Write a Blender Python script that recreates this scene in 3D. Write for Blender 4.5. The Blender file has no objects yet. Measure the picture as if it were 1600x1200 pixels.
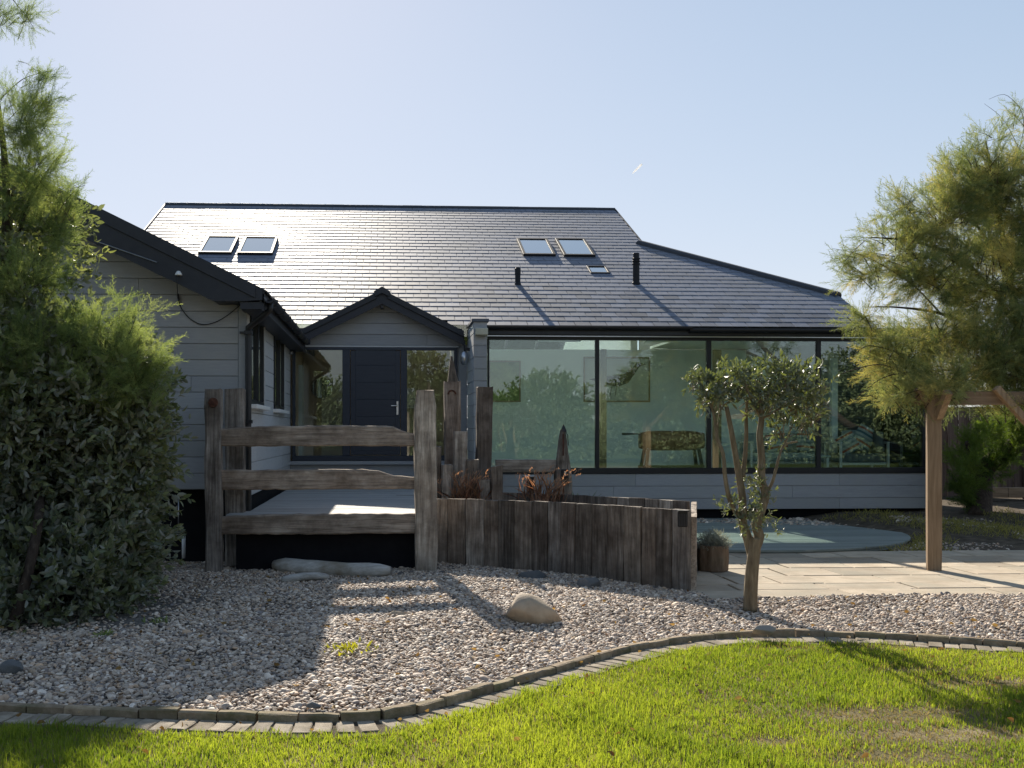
import bpy, bmesh, math, random
import numpy as np
from mathutils import Vector, Matrix, Euler
from math import radians, sin, cos, tan, pi

# ------------------------------------------------------------------ camera, sky, sun, exposure
EYE = 1.6
FPX, U0, V0 = 1700.0, 700.0, 675.0          # focal length and principal point for a 1600 x 1200 frame
YAW = radians(3.27)
SUN_EL, SUN_AZ = radians(29.5), radians(8.5)  # sun stands behind the house, a little to the left of +Y
sc = bpy.context.scene
col = sc.collection
cam = bpy.data.cameras.new('camera')
camo = bpy.data.objects.new('camera', cam); col.objects.link(camo)
cam.sensor_width = 36.0; cam.lens = 36.0 * FPX / 1600.0
cam.shift_x = (800 - U0) / 1600.0; cam.shift_y = (V0 - 600) / 1600.0
cam.clip_start = 0.1; cam.clip_end = 20000
camo.location = (0, 0, EYE); camo.rotation_euler = (pi / 2, 0, -YAW)
sc.camera = camo

world = bpy.data.worlds.new('World'); sc.world = world; world.use_nodes = True
wn = world.node_tree.nodes; wl = world.node_tree.links
sky = wn.new('ShaderNodeTexSky'); sky.sky_type = 'NISHITA'; sky.sun_disc = False
sky.sun_elevation = SUN_EL; sky.sun_rotation = -SUN_AZ
sky.air_density = 1.0; sky.dust_density = 0.15; sky.ozone_density = 1.0; sky.altitude = 0
# tone compression evens the sky out: each channel x becomes c*x/(c+x) over the whole dome
sep = wn.new('ShaderNodeSeparateColor'); cmb = wn.new('ShaderNodeCombineColor'); wl.new(sky.outputs[0], sep.inputs[0])
for i_, c_ in enumerate((3.8, 3.9, 4.5)):
    ad_ = wn.new('ShaderNodeMath'); ad_.operation = 'ADD'; ad_.inputs[1].default_value = c_; wl.new(sep.outputs[i_], ad_.inputs[0])
    dv_ = wn.new('ShaderNodeMath'); dv_.operation = 'DIVIDE'; wl.new(sep.outputs[i_], dv_.inputs[0]); wl.new(ad_.outputs[0], dv_.inputs[1])
    mu_ = wn.new('ShaderNodeMath'); mu_.operation = 'MULTIPLY'; mu_.inputs[1].default_value = c_; wl.new(dv_.outputs[0], mu_.inputs[0]); wl.new(mu_.outputs[0], cmb.inputs[i_])
wl.new(cmb.outputs[0], wn['Background'].inputs[0]); wn['Background'].inputs[1].default_value = 0.121

sun = bpy.data.lights.new('sun', 'SUN'); sun.energy = 3.7; sun.angle = radians(0.53); sun.color = (1.0, 0.91, 0.77)
suno = bpy.data.objects.new('sun', sun); col.objects.link(suno)
to_sun = Vector((-sin(SUN_AZ) * cos(SUN_EL), cos(SUN_AZ) * cos(SUN_EL), sin(SUN_EL)))
suno.rotation_euler = to_sun.to_track_quat('Z', 'Y').to_euler(); suno.location = (0, 30, 40)

sc.view_settings.view_transform = 'Standard'; sc.view_settings.look = 'None'
sc.view_settings.gamma = 1.0; sc.view_settings.use_curve_mapping = False
sc.view_settings.exposure = 1.32
sc.cycles.max_bounces = 10; sc.cycles.transparent_max_bounces = 16
sc.cycles.use_denoising = True

# ------------------------------------------------------------------ survey helpers: sight line -> point at a known distance or height
_F = Vector((sin(YAW), cos(YAW), 0)); _R = Vector((cos(YAW), -sin(YAW), 0)); _U = Vector((0, 0, 1))
def ray(u, v): return _F * FPX + _R * (u - U0) + _U * (V0 - v)
def at(u, v, Y):
    d = ray(u, v); t = Y / d.y
    return Vector((d.x * t, Y, EYE + d.z * t))
def gd(u, v, z=0.0):
    d = ray(u, v); t = (z - EYE) / d.z
    return Vector((d.x * t, d.y * t, z))
ROOF_Y0, ROOF_S = 18.35, 0.46
ROOF_Z0 = EYE + 165 * ROOF_Y0 / FPX
def roof_z(Y): return ROOF_Z0 + ROOF_S * (Y - ROOF_Y0)
def roofpt(u, v):
    d = ray(u, v)
    t = (ROOF_Z0 - ROOF_S * ROOF_Y0 - EYE) / (d.z - ROOF_S * d.y)
    return Vector((d.x * t, d.y * t, EYE + d.z * t))

# ------------------------------------------------------------------ mesh helpers
R0 = random.Random(7)
class MB:
    def __init__(s): s.v = []; s.f = []
    def add(s, vs, fs):
        o = len(s.v); s.v += [tuple(p) for p in vs]; s.f += [tuple(i + o for i in f) for f in fs]; return s
    def box(s, x0, x1, y0, y1, z0, z1):
        vs = [(x0,y0,z0),(x1,y0,z0),(x1,y1,z0),(x0,y1,z0),(x0,y0,z1),(x1,y0,z1),(x1,y1,z1),(x0,y1,z1)]
        return s.add(vs, [(0,3,2,1),(4,5,6,7),(0,1,5,4),(1,2,6,5),(2,3,7,6),(3,0,4,7)])
    def prism(s, poly, ext):
        n = len(poly); e = Vector(ext); a = [Vector(p) for p in poly]
        vs = a + [p + e for p in a]
        nrm = Vector((0,0,0))
        for i in range(n): nrm += a[i].cross(a[(i+1) % n])
        fl = nrm.dot(e) > 0
        fs = [tuple(range(n)), tuple(range(2*n-1, n-1, -1))] + [(i, i+n, (i+1) % n + n, (i+1) % n) for i in range(n)]
        if fl: fs = [tuple(reversed(f)) for f in fs]
        return s.add(vs, fs)
    def bar(s, p0, p1, w, h, up=(0,0,1)):
        p0 = Vector(p0); p1 = Vector(p1); d = (p1 - p0).normalized(); u = Vector(up)
        sx = d.cross(u).normalized(); u = sx.cross(d).normalized()
        a = [p0 - sx*w/2 - u*h/2, p0 + sx*w/2 - u*h/2, p0 + sx*w/2 + u*h/2, p0 - sx*w/2 + u*h/2]
        return s.prism(a, p1 - p0)
    def tube(s, pts, rad, n=8, cap=True):
        pts = [Vector(p) for p in pts]; m = len(pts)
        if not hasattr(rad, '__len__'): rad = [rad] * m
        vs = []; prev = None
        for i, p in enumerate(pts):
            d = (pts[min(i+1, m-1)] - pts[max(i-1, 0)]).normalized()
            if prev is None:
                a = d.orthogonal().normalized()
            else:
                a = (prev - d * prev.dot(d)).normalized()
            prev = a; b = d.cross(a)
            for k in range(n):
                t = 2*pi*k/n; vs.append(p + (a*cos(t) + b*sin(t)) * rad[i])
        fs = [(i*n+k, i*n+(k+1) % n, (i+1)*n+(k+1) % n, (i+1)*n+k) for i in range(m-1) for k in range(n)]
        if cap: fs += [tuple(range(n-1, -1, -1)), tuple((m-1)*n+k for k in range(n))]
        return s.add(vs, fs)
    def lathe(s, c, prof, n=20):
        c = Vector(c); vs = []
        for r, z in prof:
            for k in range(n): vs.append(c + Vector((r*cos(2*pi*k/n), r*sin(2*pi*k/n), z)))
        m = len(prof)
        fs = [(i*n+k, i*n+(k+1) % n, (i+1)*n+(k+1) % n, (i+1)*n+k) for i in range(m-1) for k in range(n)]
        fs += [tuple(range(n-1, -1, -1)), tuple((m-1)*n+k for k in range(n))]
        return s.add(vs, fs)
    def mesh(s, name, smooth=False):
        me = bpy.data.meshes.new(name); me.from_pydata(s.v, [], s.f); me.update()
        if smooth: me.polygons.foreach_set('use_smooth', [True] * len(me.polygons))
        return me
    def build(s, name, mat, parent=None, bevel=0, smooth=False, seg=1):
        return link(name, s.mesh(name, smooth), mat, parent, bevel, seg)
def link(name, me, mat, parent=None, bevel=0, seg=1):
    if mat is not None and not me.materials: me.materials.append(mat)
    o = bpy.data.objects.new(name, me); col.objects.link(o)
    if parent is not None: o.parent = parent
    if bevel:
        b = o.modifiers.new('bevel', 'BEVEL'); b.width = bevel; b.segments = seg; b.limit_method = 'ANGLE'
    return o
def empty(name, loc=(0,0,0)):
    o = bpy.data.objects.new(name, None); col.objects.link(o); o.location = loc; o.empty_display_size = .1
    return o
def tag(o, label, cat, group=None, kind=None):
    o['label'] = label
    if cat: o['category'] = cat
    if group: o['group'] = group
    if kind: o['kind'] = kind
    return o
def structure(o): o['kind'] = 'structure'; return o
def keep(o, parent):      # parent under an empty that is not at the origin, leaving world coordinates in the mesh
    o.parent = parent; o.matrix_parent_inverse = Matrix.Translation(-parent.location); return o
def np_mesh(name, V, T, att=None):
    me = bpy.data.meshes.new(name)
    V = np.asarray(V, dtype=np.float32); T = np.asarray(T, dtype=np.int32)
    me.vertices.add(len(V)); me.vertices.foreach_set('co', V.ravel())
    k = T.shape[1]
    me.loops.add(T.size); me.loops.foreach_set('vertex_index', T.ravel())
    me.polygons.add(len(T)); me.polygons.foreach_set('loop_start', np.arange(0, T.size, k, dtype=np.int32))
    if att is not None:
        a = me.attributes.new('rnd', 'FLOAT', 'POINT'); a.data.foreach_set('value', np.asarray(att, dtype=np.float32))
    me.update(calc_edges=True)
    return me
def timber(L, w, d, seed, n=9, c=0.018, amp=0.006, top=None, axis='Z', bow=0.0):
    """a weathered baulk along +axis from 0 to L, cross-section w x d, worn edges; top(t) may scale (w, d)"""
    r = random.Random(seed); vs = []; fs = []
    ts = [i / (n - 1) for i in range(n)]
    ph = r.uniform(0, 6)
    cc = [c * r.uniform(.6, 1.5) for _ in range(8)]
    for t in ts:
        sw, sd = (1, 1) if top is None else top(t)
        W = w/2*sw; D = d/2*sd; bx = bow*sin(pi*t) + amp*.8*sin(ph + 4*t)
        e = 1.0
        if t in (0.0, 1.0): e = .985
        pts = [(-W+cc[0], -D), (W-cc[1], -D), (W, -D+cc[2]), (W, D-cc[3]), (W-cc[4], D), (-W+cc[5], D), (-W, D-cc[6]), (-W, -D+cc[7])]
        for (x, y) in pts:
            x = x*e + bx + r.uniform(-amp, amp); y = y*e + r.uniform(-amp, amp)
            z = t*L + (r.uniform(-amp, amp)*1.5 if t in (0.0, 1.0) else 0)
            vs.append((x, y, z))
    for i in range(n-1):
        for k in range(8): fs.append((i*8+k, i*8+(k+1) % 8, (i+1)*8+(k+1) % 8, (i+1)*8+k))
    fs.append(tuple(range(7, -1, -1))); fs.append(tuple((n-1)*8+k for k in range(8)))
    if axis == 'X': vs = [(z, x, y) for (x, y, z) in vs]
    m = MB(); m.add(vs, fs); return m
# ------------------------------------------------------------------ materials
def newmat(name):
    m = bpy.data.materials.new(name); m.use_nodes = True
    nt = m.node_tree; nt.nodes.clear()
    out = nt.nodes.new('ShaderNodeOutputMaterial')
    return m, nt, out
def N(nt, t, **kw):
    n = nt.nodes.new(t)
    for k, v in kw.items(): setattr(n, k, v)
    return n
def ramp(nt, stops):
    r = N(nt, 'ShaderNodeValToRGB'); cr = r.color_ramp
    while len(cr.elements) > 1: cr.elements.remove(cr.elements[-1])
    cr.elements[0].position = stops[0][0]; cr.elements[0].color = (*stops[0][1], 1)
    for p, c in stops[1:]:
        e = cr.elements.new(p); e.color = (*c, 1)
    return r
def mixc(nt, mode, a, b, f=1.0):
    m = N(nt, 'ShaderNodeMix'); m.data_type = 'RGBA'; m.blend_type = mode
    for s, v in ((6, a), (7, b)):
        if hasattr(v, 'is_output'): nt.links.new(v, m.inputs[s])
        else: m.inputs[s].default_value = (*v, 1) if len(v) == 3 else v
    if hasattr(f, 'is_output'): nt.links.new(f, m.inputs[0])
    else: m.inputs[0].default_value = f
    return m.outputs[2]
def coords(nt, scale=(1,1,1), jitter=True):
    tc = N(nt, 'ShaderNodeTexCoord'); mp = N(nt, 'ShaderNodeMapping')
    mp.inputs['Scale'].default_value = scale
    nt.links.new(tc.outputs['Object'], mp.inputs['Vector'])
    if jitter:
        oi = N(nt, 'ShaderNodeObjectInfo'); mu = N(nt, 'ShaderNodeMath', operation='MULTIPLY'); mu.inputs[1].default_value = 57.0
        nt.links.new(oi.outputs['Random'], mu.inputs[0])
        cb = N(nt, 'ShaderNodeCombineXYZ')
        for i in range(3): nt.links.new(mu.outputs[0], cb.inputs[i])
        nt.links.new(cb.outputs[0], mp.inputs['Location'])
    return mp.outputs[0]
def noise(nt, vec, scale, detail=4, rough=.6):
    n = N(nt, 'ShaderNodeTexNoise'); n.inputs['Scale'].default_value = scale
    n.inputs['Detail'].default_value = detail; n.inputs['Roughness'].default_value = rough
    nt.links.new(vec, n.inputs['Vector']); return n.outputs[0]
def surf(name, stops, scale=(1,1,1), ns=6, rough=.7, bump=.2, bscale=40, spec=.5, vary=.15, stain=None, metal=0, roughvar=0.0, bdist=.004, stain_scale=2.2, crack=None):
    """general painted / stone / wood surface: noise ramp, per-object tone, optional stains, bump"""
    m, nt, out = newmat(name)
    b = N(nt, 'ShaderNodeBsdfPrincipled'); nt.links.new(b.outputs[0], out.inputs[0])
    v = coords(nt, scale)
    n1 = noise(nt, v, ns, 6, .62); r = ramp(nt, stops); nt.links.new(n1, r.inputs[0])
    c = r.outputs[0]
    if stain:
        v2 = coords(nt, (1,1,1)); n2 = noise(nt, v2, stain_scale, 5, .6)
        rr = ramp(nt, [(.45, (0,0,0)), (.68, (1,1,1))]); nt.links.new(n2, rr.inputs[0])
        c = mixc(nt, 'MIX', c, stain, rr.outputs[0])
    if crack:
        v4 = coords(nt, crack); n4 = noise(nt, v4, 2.0, 3, .5)
        r4 = ramp(nt, [(.455, (1,1,1)), (.495, (.25,.23,.22)), (.505, (.25,.23,.22)), (.545, (1,1,1))]); nt.links.new(n4, r4.inputs[0])
        c = mixc(nt, 'MULTIPLY', c, r4.outputs[0], .4)
        oi5 = N(nt, 'ShaderNodeObjectInfo')
        r5 = ramp(nt, [(0, (1.15,1.08,1.0)), (.22, (.86,.79,.73)), (.42, (1.18,1.17,1.15)), (.6, (.74,.68,.63)), (.78, (1.4,1.37,1.3)), (.9, (1.05,.93,.83))]); r5.color_ramp.interpolation = 'CONSTANT'
        nt.links.new(oi5.outputs['Random'], r5.inputs[0]); c = mixc(nt, 'MULTIPLY', c, r5.outputs[0], .9 if crack[2] < 1 else .25)
        n6 = noise(nt, coords(nt), 4.5, 5, .65); r6 = ramp(nt, [(.35, (.68,.66,.64)), (.62, (1.25,1.25,1.24))]); nt.links.new(n6, r6.inputs[0]); c = mixc(nt, 'MULTIPLY', c, r6.outputs[0])
    if vary:
        oi = N(nt, 'ShaderNodeObjectInfo'); mr = N(nt, 'ShaderNodeMapRange')
        mr.inputs[3].default_value = 1 - vary; mr.inputs[4].default_value = 1 + vary
        nt.links.new(oi.outputs['Random'], mr.inputs[0])
        hs = N(nt, 'ShaderNodeHueSaturation'); nt.links.new(c, hs.inputs['Color']); nt.links.new(mr.outputs[0], hs.inputs['Value'])
        c = hs.outputs[0]
    nt.links.new(c, b.inputs['Base Color'])
    b.inputs['Roughness'].default_value = rough; b.inputs['Specular IOR Level'].default_value = spec; b.inputs['Metallic'].default_value = metal
    if roughvar:
        mr2 = N(nt, 'ShaderNodeMapRange'); mr2.inputs[3].default_value = rough - roughvar; mr2.inputs[4].default_value = rough + roughvar
        nt.links.new(n1, mr2.inputs[0]); nt.links.new(mr2.outputs[0], b.inputs['Roughness'])
    if bump:
        n3 = noise(nt, v, bscale, 5, .65); bp = N(nt, 'ShaderNodeBump'); bp.inputs['Strength'].default_value = bump; bp.inputs['Distance'].default_value = bdist
        nt.links.new(n3, bp.inputs['Height']); nt.links.new(bp.outputs[0], b.inputs['Normal'])
    return m
def leafmat(name, dark, light, trans, tw=.45, rough=.45, spec=.4, back=None, mid=None):
    m, nt, out = newmat(name)
    at_ = N(nt, 'ShaderNodeAttribute'); at_.attribute_name = 'rnd'
    r = ramp(nt, [(0, dark), (1, light)] if mid is None else [(0, dark), (.55, mid), (1, light)]); nt.links.new(at_.outputs['Fac'], r.inputs[0])
    c = r.outputs[0]
    if back:
        g = N(nt, 'ShaderNodeNewGeometry'); c = mixc(nt, 'MIX', c, back, g.outputs['Backfacing'])
    b = N(nt, 'ShaderNodeBsdfPrincipled'); b.inputs['Roughness'].default_value = rough; b.inputs['Specular IOR Level'].default_value = spec
    nt.links.new(c, b.inputs['Base Color'])
    t = N(nt, 'ShaderNodeBsdfTranslucent'); tc = mixc(nt, 'MULTIPLY', r.outputs[0], trans); nt.links.new(tc, t.inputs[0])
    ms = N(nt, 'ShaderNodeMixShader'); ms.inputs[0].default_value = tw
    nt.links.new(b.outputs[0], ms.inputs[1]); nt.links.new(t.outputs[0], ms.inputs[2]); nt.links.new(ms.outputs[0], out.inputs[0])
    return m
def glassmat(name, tint, refl, rough=0.0):
    m, nt, out = newmat(name)
    lw = N(nt, 'ShaderNodeFresnel'); lw.inputs[0].default_value = 1.5
    ad = N(nt, 'ShaderNodeMath', operation='ADD'); ad.use_clamp = True; ad.inputs[1].default_value = refl; nt.links.new(lw.outputs[0], ad.inputs[0])
    tr = N(nt, 'ShaderNodeBsdfTransparent'); tr.inputs[0].default_value = (*tint, 1)
    gl = N(nt, 'ShaderNodeBsdfGlossy'); gl.inputs['Roughness'].default_value = rough; gl.inputs[0].default_value = (.95, 1, .98, 1)
    ms = N(nt, 'ShaderNodeMixShader'); nt.links.new(ad.outputs[0], ms.inputs[0]); nt.links.new(tr.outputs[0], ms.inputs[1]); nt.links.new(gl.outputs[0], ms.inputs[2])
    nt.links.new(ms.outputs[0], out.inputs[0]); return m

MT = {}
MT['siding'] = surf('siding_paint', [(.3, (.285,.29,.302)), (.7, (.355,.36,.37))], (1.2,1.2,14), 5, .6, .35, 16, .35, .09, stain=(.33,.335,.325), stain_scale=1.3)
MT['siding_side'] = surf('siding_paint_pale', [(.3, (.42,.425,.43)), (.7, (.5,.505,.505))], (1.2,1.2,14), 5, .6, .35, 16, .35, .07)  # paler copy of the siding colour, for side-facing boards and trims
MT['void'] = surf('underfloor_shade', [(.3, (.006,.006,.008)), (.7, (.012,.012,.014))], (1,1,1), 5, .9, .1, 20, .2, 0)  # near-black stands in for the shade under house and bridge
MT['slate'] = surf('slate', [(.3, (.1,.113,.145)), (.7, (.16,.176,.215))], (1,1,1), 9, .62, .35, 26, .34, .3, roughvar=.06, bdist=.003, stain=(.115,.122,.138), stain_scale=.9)
MT['ridge'] = surf('ridge_tile', [(.3, (.02,.022,.027)), (.7, (.035,.037,.043))], (1,1,1), 8, .55, .2, 30, .4, .15)
MT['fascia'] = surf('fascia_paint', [(.3, (.017,.019,.027)), (.7, (.027,.029,.037))], (2,2,2), 4, .5, .1, 50, .4, 0)
MT['frame'] = surf('window_frame_coating', [(.3, (.008,.009,.012)), (.7, (.012,.013,.016))], (2,2,2), 4, .45, .05, 60, .4, 0)
MT['bluetrim'] = surf('steel_trim', [(.3, (.05,.06,.085)), (.7, (.07,.08,.105))], (2,2,2), 3, .35, .05, 60, .5, 0)
MT['silver'] = surf('aluminium', [(.3, (.45,.46,.48)), (.7, (.55,.56,.58))], (2,2,2), 4, .3, .05, 60, .5, 0, metal=.9)
MT['door'] = surf('door_paint', [(.3, (.02,.026,.04)), (.7, (.028,.035,.052))], (1,1,10), 4, .45, .12, 30, .4, 0)
MT['wood_dark'] = surf('weathered_timber_dark', [(.25, (.072,.061,.053)), (.5, (.185,.163,.145)), (.78, (.37,.34,.31))], (14,14,.9), 2.2, .85, .9, 9, .2, .4, stain=(.13,.11,.095), bdist=.012, crack=(9,9,.35))
MT['wood_grey'] = surf('weathered_timber_grey', [(.25, (.1,.085,.072)), (.5, (.26,.23,.2)), (.78, (.44,.4,.355))], (14,14,.9), 2.2, .85, .9, 9, .2, .25, stain=(.18,.15,.125), bdist=.012, crack=(9,9,.35))
MT['wood_rail'] = surf('weathered_rail', [(.25, (.13,.105,.082)), (.5, (.34,.285,.235)), (.78, (.52,.45,.38))], (.9,14,14), 2.2, .85, .9, 9, .2, .15, stain=(.24,.19,.15), bdist=.012, crack=(.35,9,9))
MT['deck'] = surf('deck_board_wood', [(.25, (.22,.21,.195)), (.55, (.36,.35,.33)), (.8, (.47,.45,.42))], (.9,16,16), 2.5, .75, .5, 9, .3, .15, bdist=.006)
MT['deck_green'] = surf('green_deck_board', [(.25, (.15,.17,.15)), (.55, (.215,.235,.21)), (.8, (.29,.305,.275))], (.9,16,16), 2.5, .7, .4, 9, .3, .14, bdist=.006)
MT['post'] = surf('pergola_timber', [(.25, (.16,.105,.06)), (.55, (.28,.195,.12)), (.8, (.37,.275,.18))], (12,12,.8), 2.2, .75, .5, 9, .25, .1, bdist=.006)
MT['post_x'] = surf('pergola_beam_timber', [(.25, (.15,.095,.055)), (.55, (.25,.17,.105)), (.8, (.34,.25,.16))], (.8,12,12), 2.2, .75, .5, 9, .25, .1, bdist=.006)
MT['fence'] = surf('fence_board_wood', [(.25, (.075,.05,.04)), (.55, (.14,.095,.075)), (.8, (.2,.14,.11))], (12,12,.8), 2.2, .8, .4, 9, .2, .2)
MT['kerb'] = surf('kerb_block', [(.3, (.21,.155,.1)), (.55, (.32,.245,.165)), (.75, (.4,.32,.225))], (1,1,1), 16, .9, .8, 90, .2, .22, stain=(.15,.135,.07), bdist=.006, stain_scale=5)
MT['paver'] = surf('paver_block', [(.3, (.2,.17,.13)), (.55, (.3,.255,.195)), (.75, (.38,.33,.26))], (1,1,1), 14, .9, .8, 90, .2, .2, stain=(.15,.12,.08), bdist=.006, stain_scale=4)
MT['slab'] = surf('paving_stone', [(.3, (.30,.24,.17)), (.55, (.42,.345,.255)), (.75, (.5,.42,.325))], (1,1,1), 3, .85, .5, 40, .3, .22, stain=(.33,.29,.22), bdist=.006)
MT['slab_dark'] = surf('stepping_slab_stone', [(.3, (.06,.065,.075)), (.7, (.12,.125,.135))], (1,1,1), 6, .8, .5, 40, .3, .1)
MT['soil'] = surf('soil', [(.3, (.055,.042,.03)), (.55, (.11,.086,.06)), (.75, (.19,.15,.105))], (1,1,1), 7, .95, 1, 60, .1, 0, bdist=.015)
MT['lawn'] = surf('lawn_soil', [(.32, (.12,.105,.045)), (.55, (.2,.16,.085)), (.72, (.32,.26,.16))], (1,1,1), 2.5, .95, 1, 60, .1, 0, bdist=.015)
MT['ground'] = surf('ground_earth', [(.3, (.05,.07,.02)), (.6, (.08,.1,.03)), (.8, (.13,.115,.06))], (1,1,1), .6, .95, .6, 20, .1, 0, bdist=.02)
MT['grit'] = surf('gravel_bedding', [(.3, (.07,.06,.05)), (.55, (.17,.15,.13)), (.75, (.3,.27,.24))], (1,1,1), 40, .9, 1, 60, .2, 0, bdist=.015)
MT['boulder'] = surf('boulder_stone', [(.3, (.3,.22,.145)), (.55, (.42,.325,.225)), (.75, (.5,.41,.3))], (1,1,1), 5, .85, .7, 30, .3, 0, stain=(.3,.26,.22), bdist=.01)
MT['darkstone'] = surf('dark_stone', [(.3, (.07,.075,.08)), (.7, (.16,.16,.155))], (1,1,1), 6, .8, .7, 30, .3, .2, bdist=.01)
MT['driftwood'] = surf('driftwood', [(.25, (.3,.275,.235)), (.55, (.5,.475,.43)), (.8, (.64,.61,.56))], (1.2,12,12), 2.5, .8, .9, 8, .25, .1, stain=(.24,.2,.14), bdist=.01)
MT['bark'] = surf('tree_bark', [(.3, (.12,.09,.055)), (.55, (.21,.165,.105)), (.75, (.31,.255,.17))], (10,10,2), 3, .85, .9, 9, .2, .1, bdist=.012)
MT['bark_dark'] = surf('tamarisk_bark', [(.3, (.035,.025,.02)), (.55, (.075,.055,.042)), (.75, (.13,.1,.075))], (10,10,2), 3, .9, 1, 9, .15, .1, bdist=.02)
MT['rust'] = surf('rusty_iron', [(.3, (.05,.022,.014)), (.6, (.11,.045,.028)), (.8, (.17,.085,.05))], (1,1,1), 30, .85, .6, 60, .3, 0)
MT['black'] = surf('black_plastic', [(.3, (.012,.012,.014)), (.7, (.02,.02,.022))], (2,2,2), 5, .45, .05, 50, .4, 0)
MT['black_matt'] = surf('flue_coating', [(.3, (.008,.009,.012)), (.7, (.014,.015,.018))], (2,2,2), 5, .6, .05, 50, .3, 0)
MT['white'] = surf('white_plastic', [(.3, (.66,.66,.64)), (.7, (.76,.76,.74))], (2,2,2), 4, .5, .05, 50, .4, 0)
MT['beige'] = surf('beige_lamp_housing', [(.3, (.42,.4,.31)), (.7, (.5,.48,.38))], (2,2,2), 4, .5, .05, 50, .4, 0)
MT['pot'] = surf('pot_wood', [(.3, (.1,.065,.04)), (.55, (.18,.125,.085)), (.75, (.27,.2,.145))], (8,8,2), 3, .9, .8, 12, .2, 0, stain=(.1,.09,.06), bdist=.01)
MT['wall_in'] = surf('room_plaster', [(.3, (.78,.83,.84)), (.7, (.82,.86,.87))], (1,1,1), 3, .8, .05, 40, .2, 0)
MT['wall_dark'] = surf('dark_opening_paint', [(.3, (.06,.07,.07)), (.7, (.085,.095,.09))], (1,1,6), 3, .8, .2, 20, .2, .1)  # dark tone stands in for a dark opening in the room
MT['ceil_in'] = surf('room_ceiling', [(.3, (.76,.77,.76)), (.7, (.8,.81,.8))], (1,1,1), 3, .8, .02, 40, .2, 0)
MT['floor_in'] = surf('room_floor', [(.3, (.42,.4,.37)), (.7, (.52,.5,.46))], (1,8,1), 3, .5, .1, 20, .3, 0)
MT['hall'] = surf('hall_plaster', [(.3, (.5,.4,.3)), (.7, (.58,.47,.36))], (1,1,1), 3, .8, .1, 40, .2, 0)
MT['hall_pale'] = surf('hall_pale_panel', [(.3, (.5,.48,.44)), (.7, (.58,.56,.52))], (1,1,1), 3, .7, .1, 40, .2, 0)
MT['column'] = surf('room_column_timber', [(.3, (.17,.12,.07)), (.7, (.27,.2,.125))], (10,10,.8), 3, .6, .3, 12, .3, .1)
MT['leather'] = surf('tan_leather', [(.3, (.14,.075,.035)), (.7, (.23,.13,.065))], (1,1,1), 6, .5, .2, 60, .4, 0)
MT['fabric'] = surf('pale_blue_fabric', [(.3, (.36,.42,.44)), (.7, (.46,.52,.53))], (1,1,1), 8, .9, .2, 90, .1, .15)
MT['fabric_grey'] = surf('grey_fabric', [(.3, (.15,.165,.165)), (.7, (.2,.215,.215))], (1,1,1), 8, .9, .2, 90, .1, .1)
MT['print'] = surf('print_paper', [(.3, (.52,.54,.5)), (.7, (.6,.62,.58))], (1,1,1), 4, .8, .02, 40, .2, 0)
MT['ink'] = surf('print_ink', [(.3, (.02,.03,.04)), (.7, (.05,.06,.07))], (1,1,1), 20, .8, .02, 40, .2, 0)
MT['canvas_green'] = surf('green_canvas', [(.3, (.12,.2,.06)), (.7, (.26,.34,.12))], (1,1,1), 6, .8, .1, 40, .2, 0)
MT['glass'] = glassmat('solar_glass', (.86,.95,.94), .05)
MT['glass_door'] = glassmat('door_glass', (.9,.94,.92), .03)
MT['glass_dark'] = glassmat('skylight_glass', (.5,.55,.58), .3)
MT['glass_roof'] = glassmat('roof_window_glass', (.6,.65,.68), .5)

def stripe_mat(name, cols, scale):
    m, nt, out = newmat(name); b = N(nt, 'ShaderNodeBsdfPrincipled'); b.inputs['Roughness'].default_value = .9
    tc = N(nt, 'ShaderNodeTexCoord'); sp = N(nt, 'ShaderNodeSeparateXYZ'); nt.links.new(tc.outputs['Object'], sp.inputs[0])
    mu = N(nt, 'ShaderNodeMath', operation='MULTIPLY'); mu.inputs[1].default_value = scale; nt.links.new(sp.outputs[2], mu.inputs[0])
    fr = N(nt, 'ShaderNodeMath', operation='FRACT'); nt.links.new(mu.outputs[0], fr.inputs[0])
    r = ramp(nt, [(i / len(cols), c) for i, c in enumerate(cols)]); r.color_ramp.interpolation = 'CONSTANT'
    nt.links.new(fr.outputs[0], r.inputs[0]); nt.links.new(r.outputs[0], b.inputs['Base Color']); nt.links.new(b.outputs[0], out.inputs[0]); return m
MT['stripe'] = stripe_mat('striped_cushion_fabric', [(.6,.6,.56), (.1,.2,.25), (.6,.6,.56), (.45,.12,.08), (.55,.55,.5), (.3,.36,.36)], 4)

def pebble_mat():
    m, nt, out = newmat('pebble_stone'); b = N(nt, 'ShaderNodeBsdfPrincipled'); nt.links.new(b.outputs[0], out.inputs[0])
    oi = N(nt, 'ShaderNodeObjectInfo')
    r = ramp(nt, [(0, (.07,.065,.065)), (.1, (.24,.205,.18)), (.24, (.42,.35,.28)), (.36, (.29,.23,.18)), (.48, (.55,.48,.4)), (.58, (.16,.145,.145)), (.68, (.43,.3,.2)), (.8, (.62,.56,.49)), (.9, (.21,.145,.1)), (1, (.36,.305,.26))])
    nt.links.new(oi.outputs['Random'], r.inputs[0])
    v = coords(nt); n = noise(nt, v, 1.6, 5, .65)
    rr = ramp(nt, [(.3, (.95,.93,.9)), (.7, (1.5,1.45,1.38))]); nt.links.new(n, rr.inputs[0])
    nt.links.new(mixc(nt, 'MULTIPLY', r.outputs[0], rr.outputs[0]), b.inputs['Base Color'])
    b.inputs['Roughness'].default_value = .7; b.inputs['Specular IOR Level'].default_value = .35
    return m
MT['pebble'] = pebble_mat()

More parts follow.
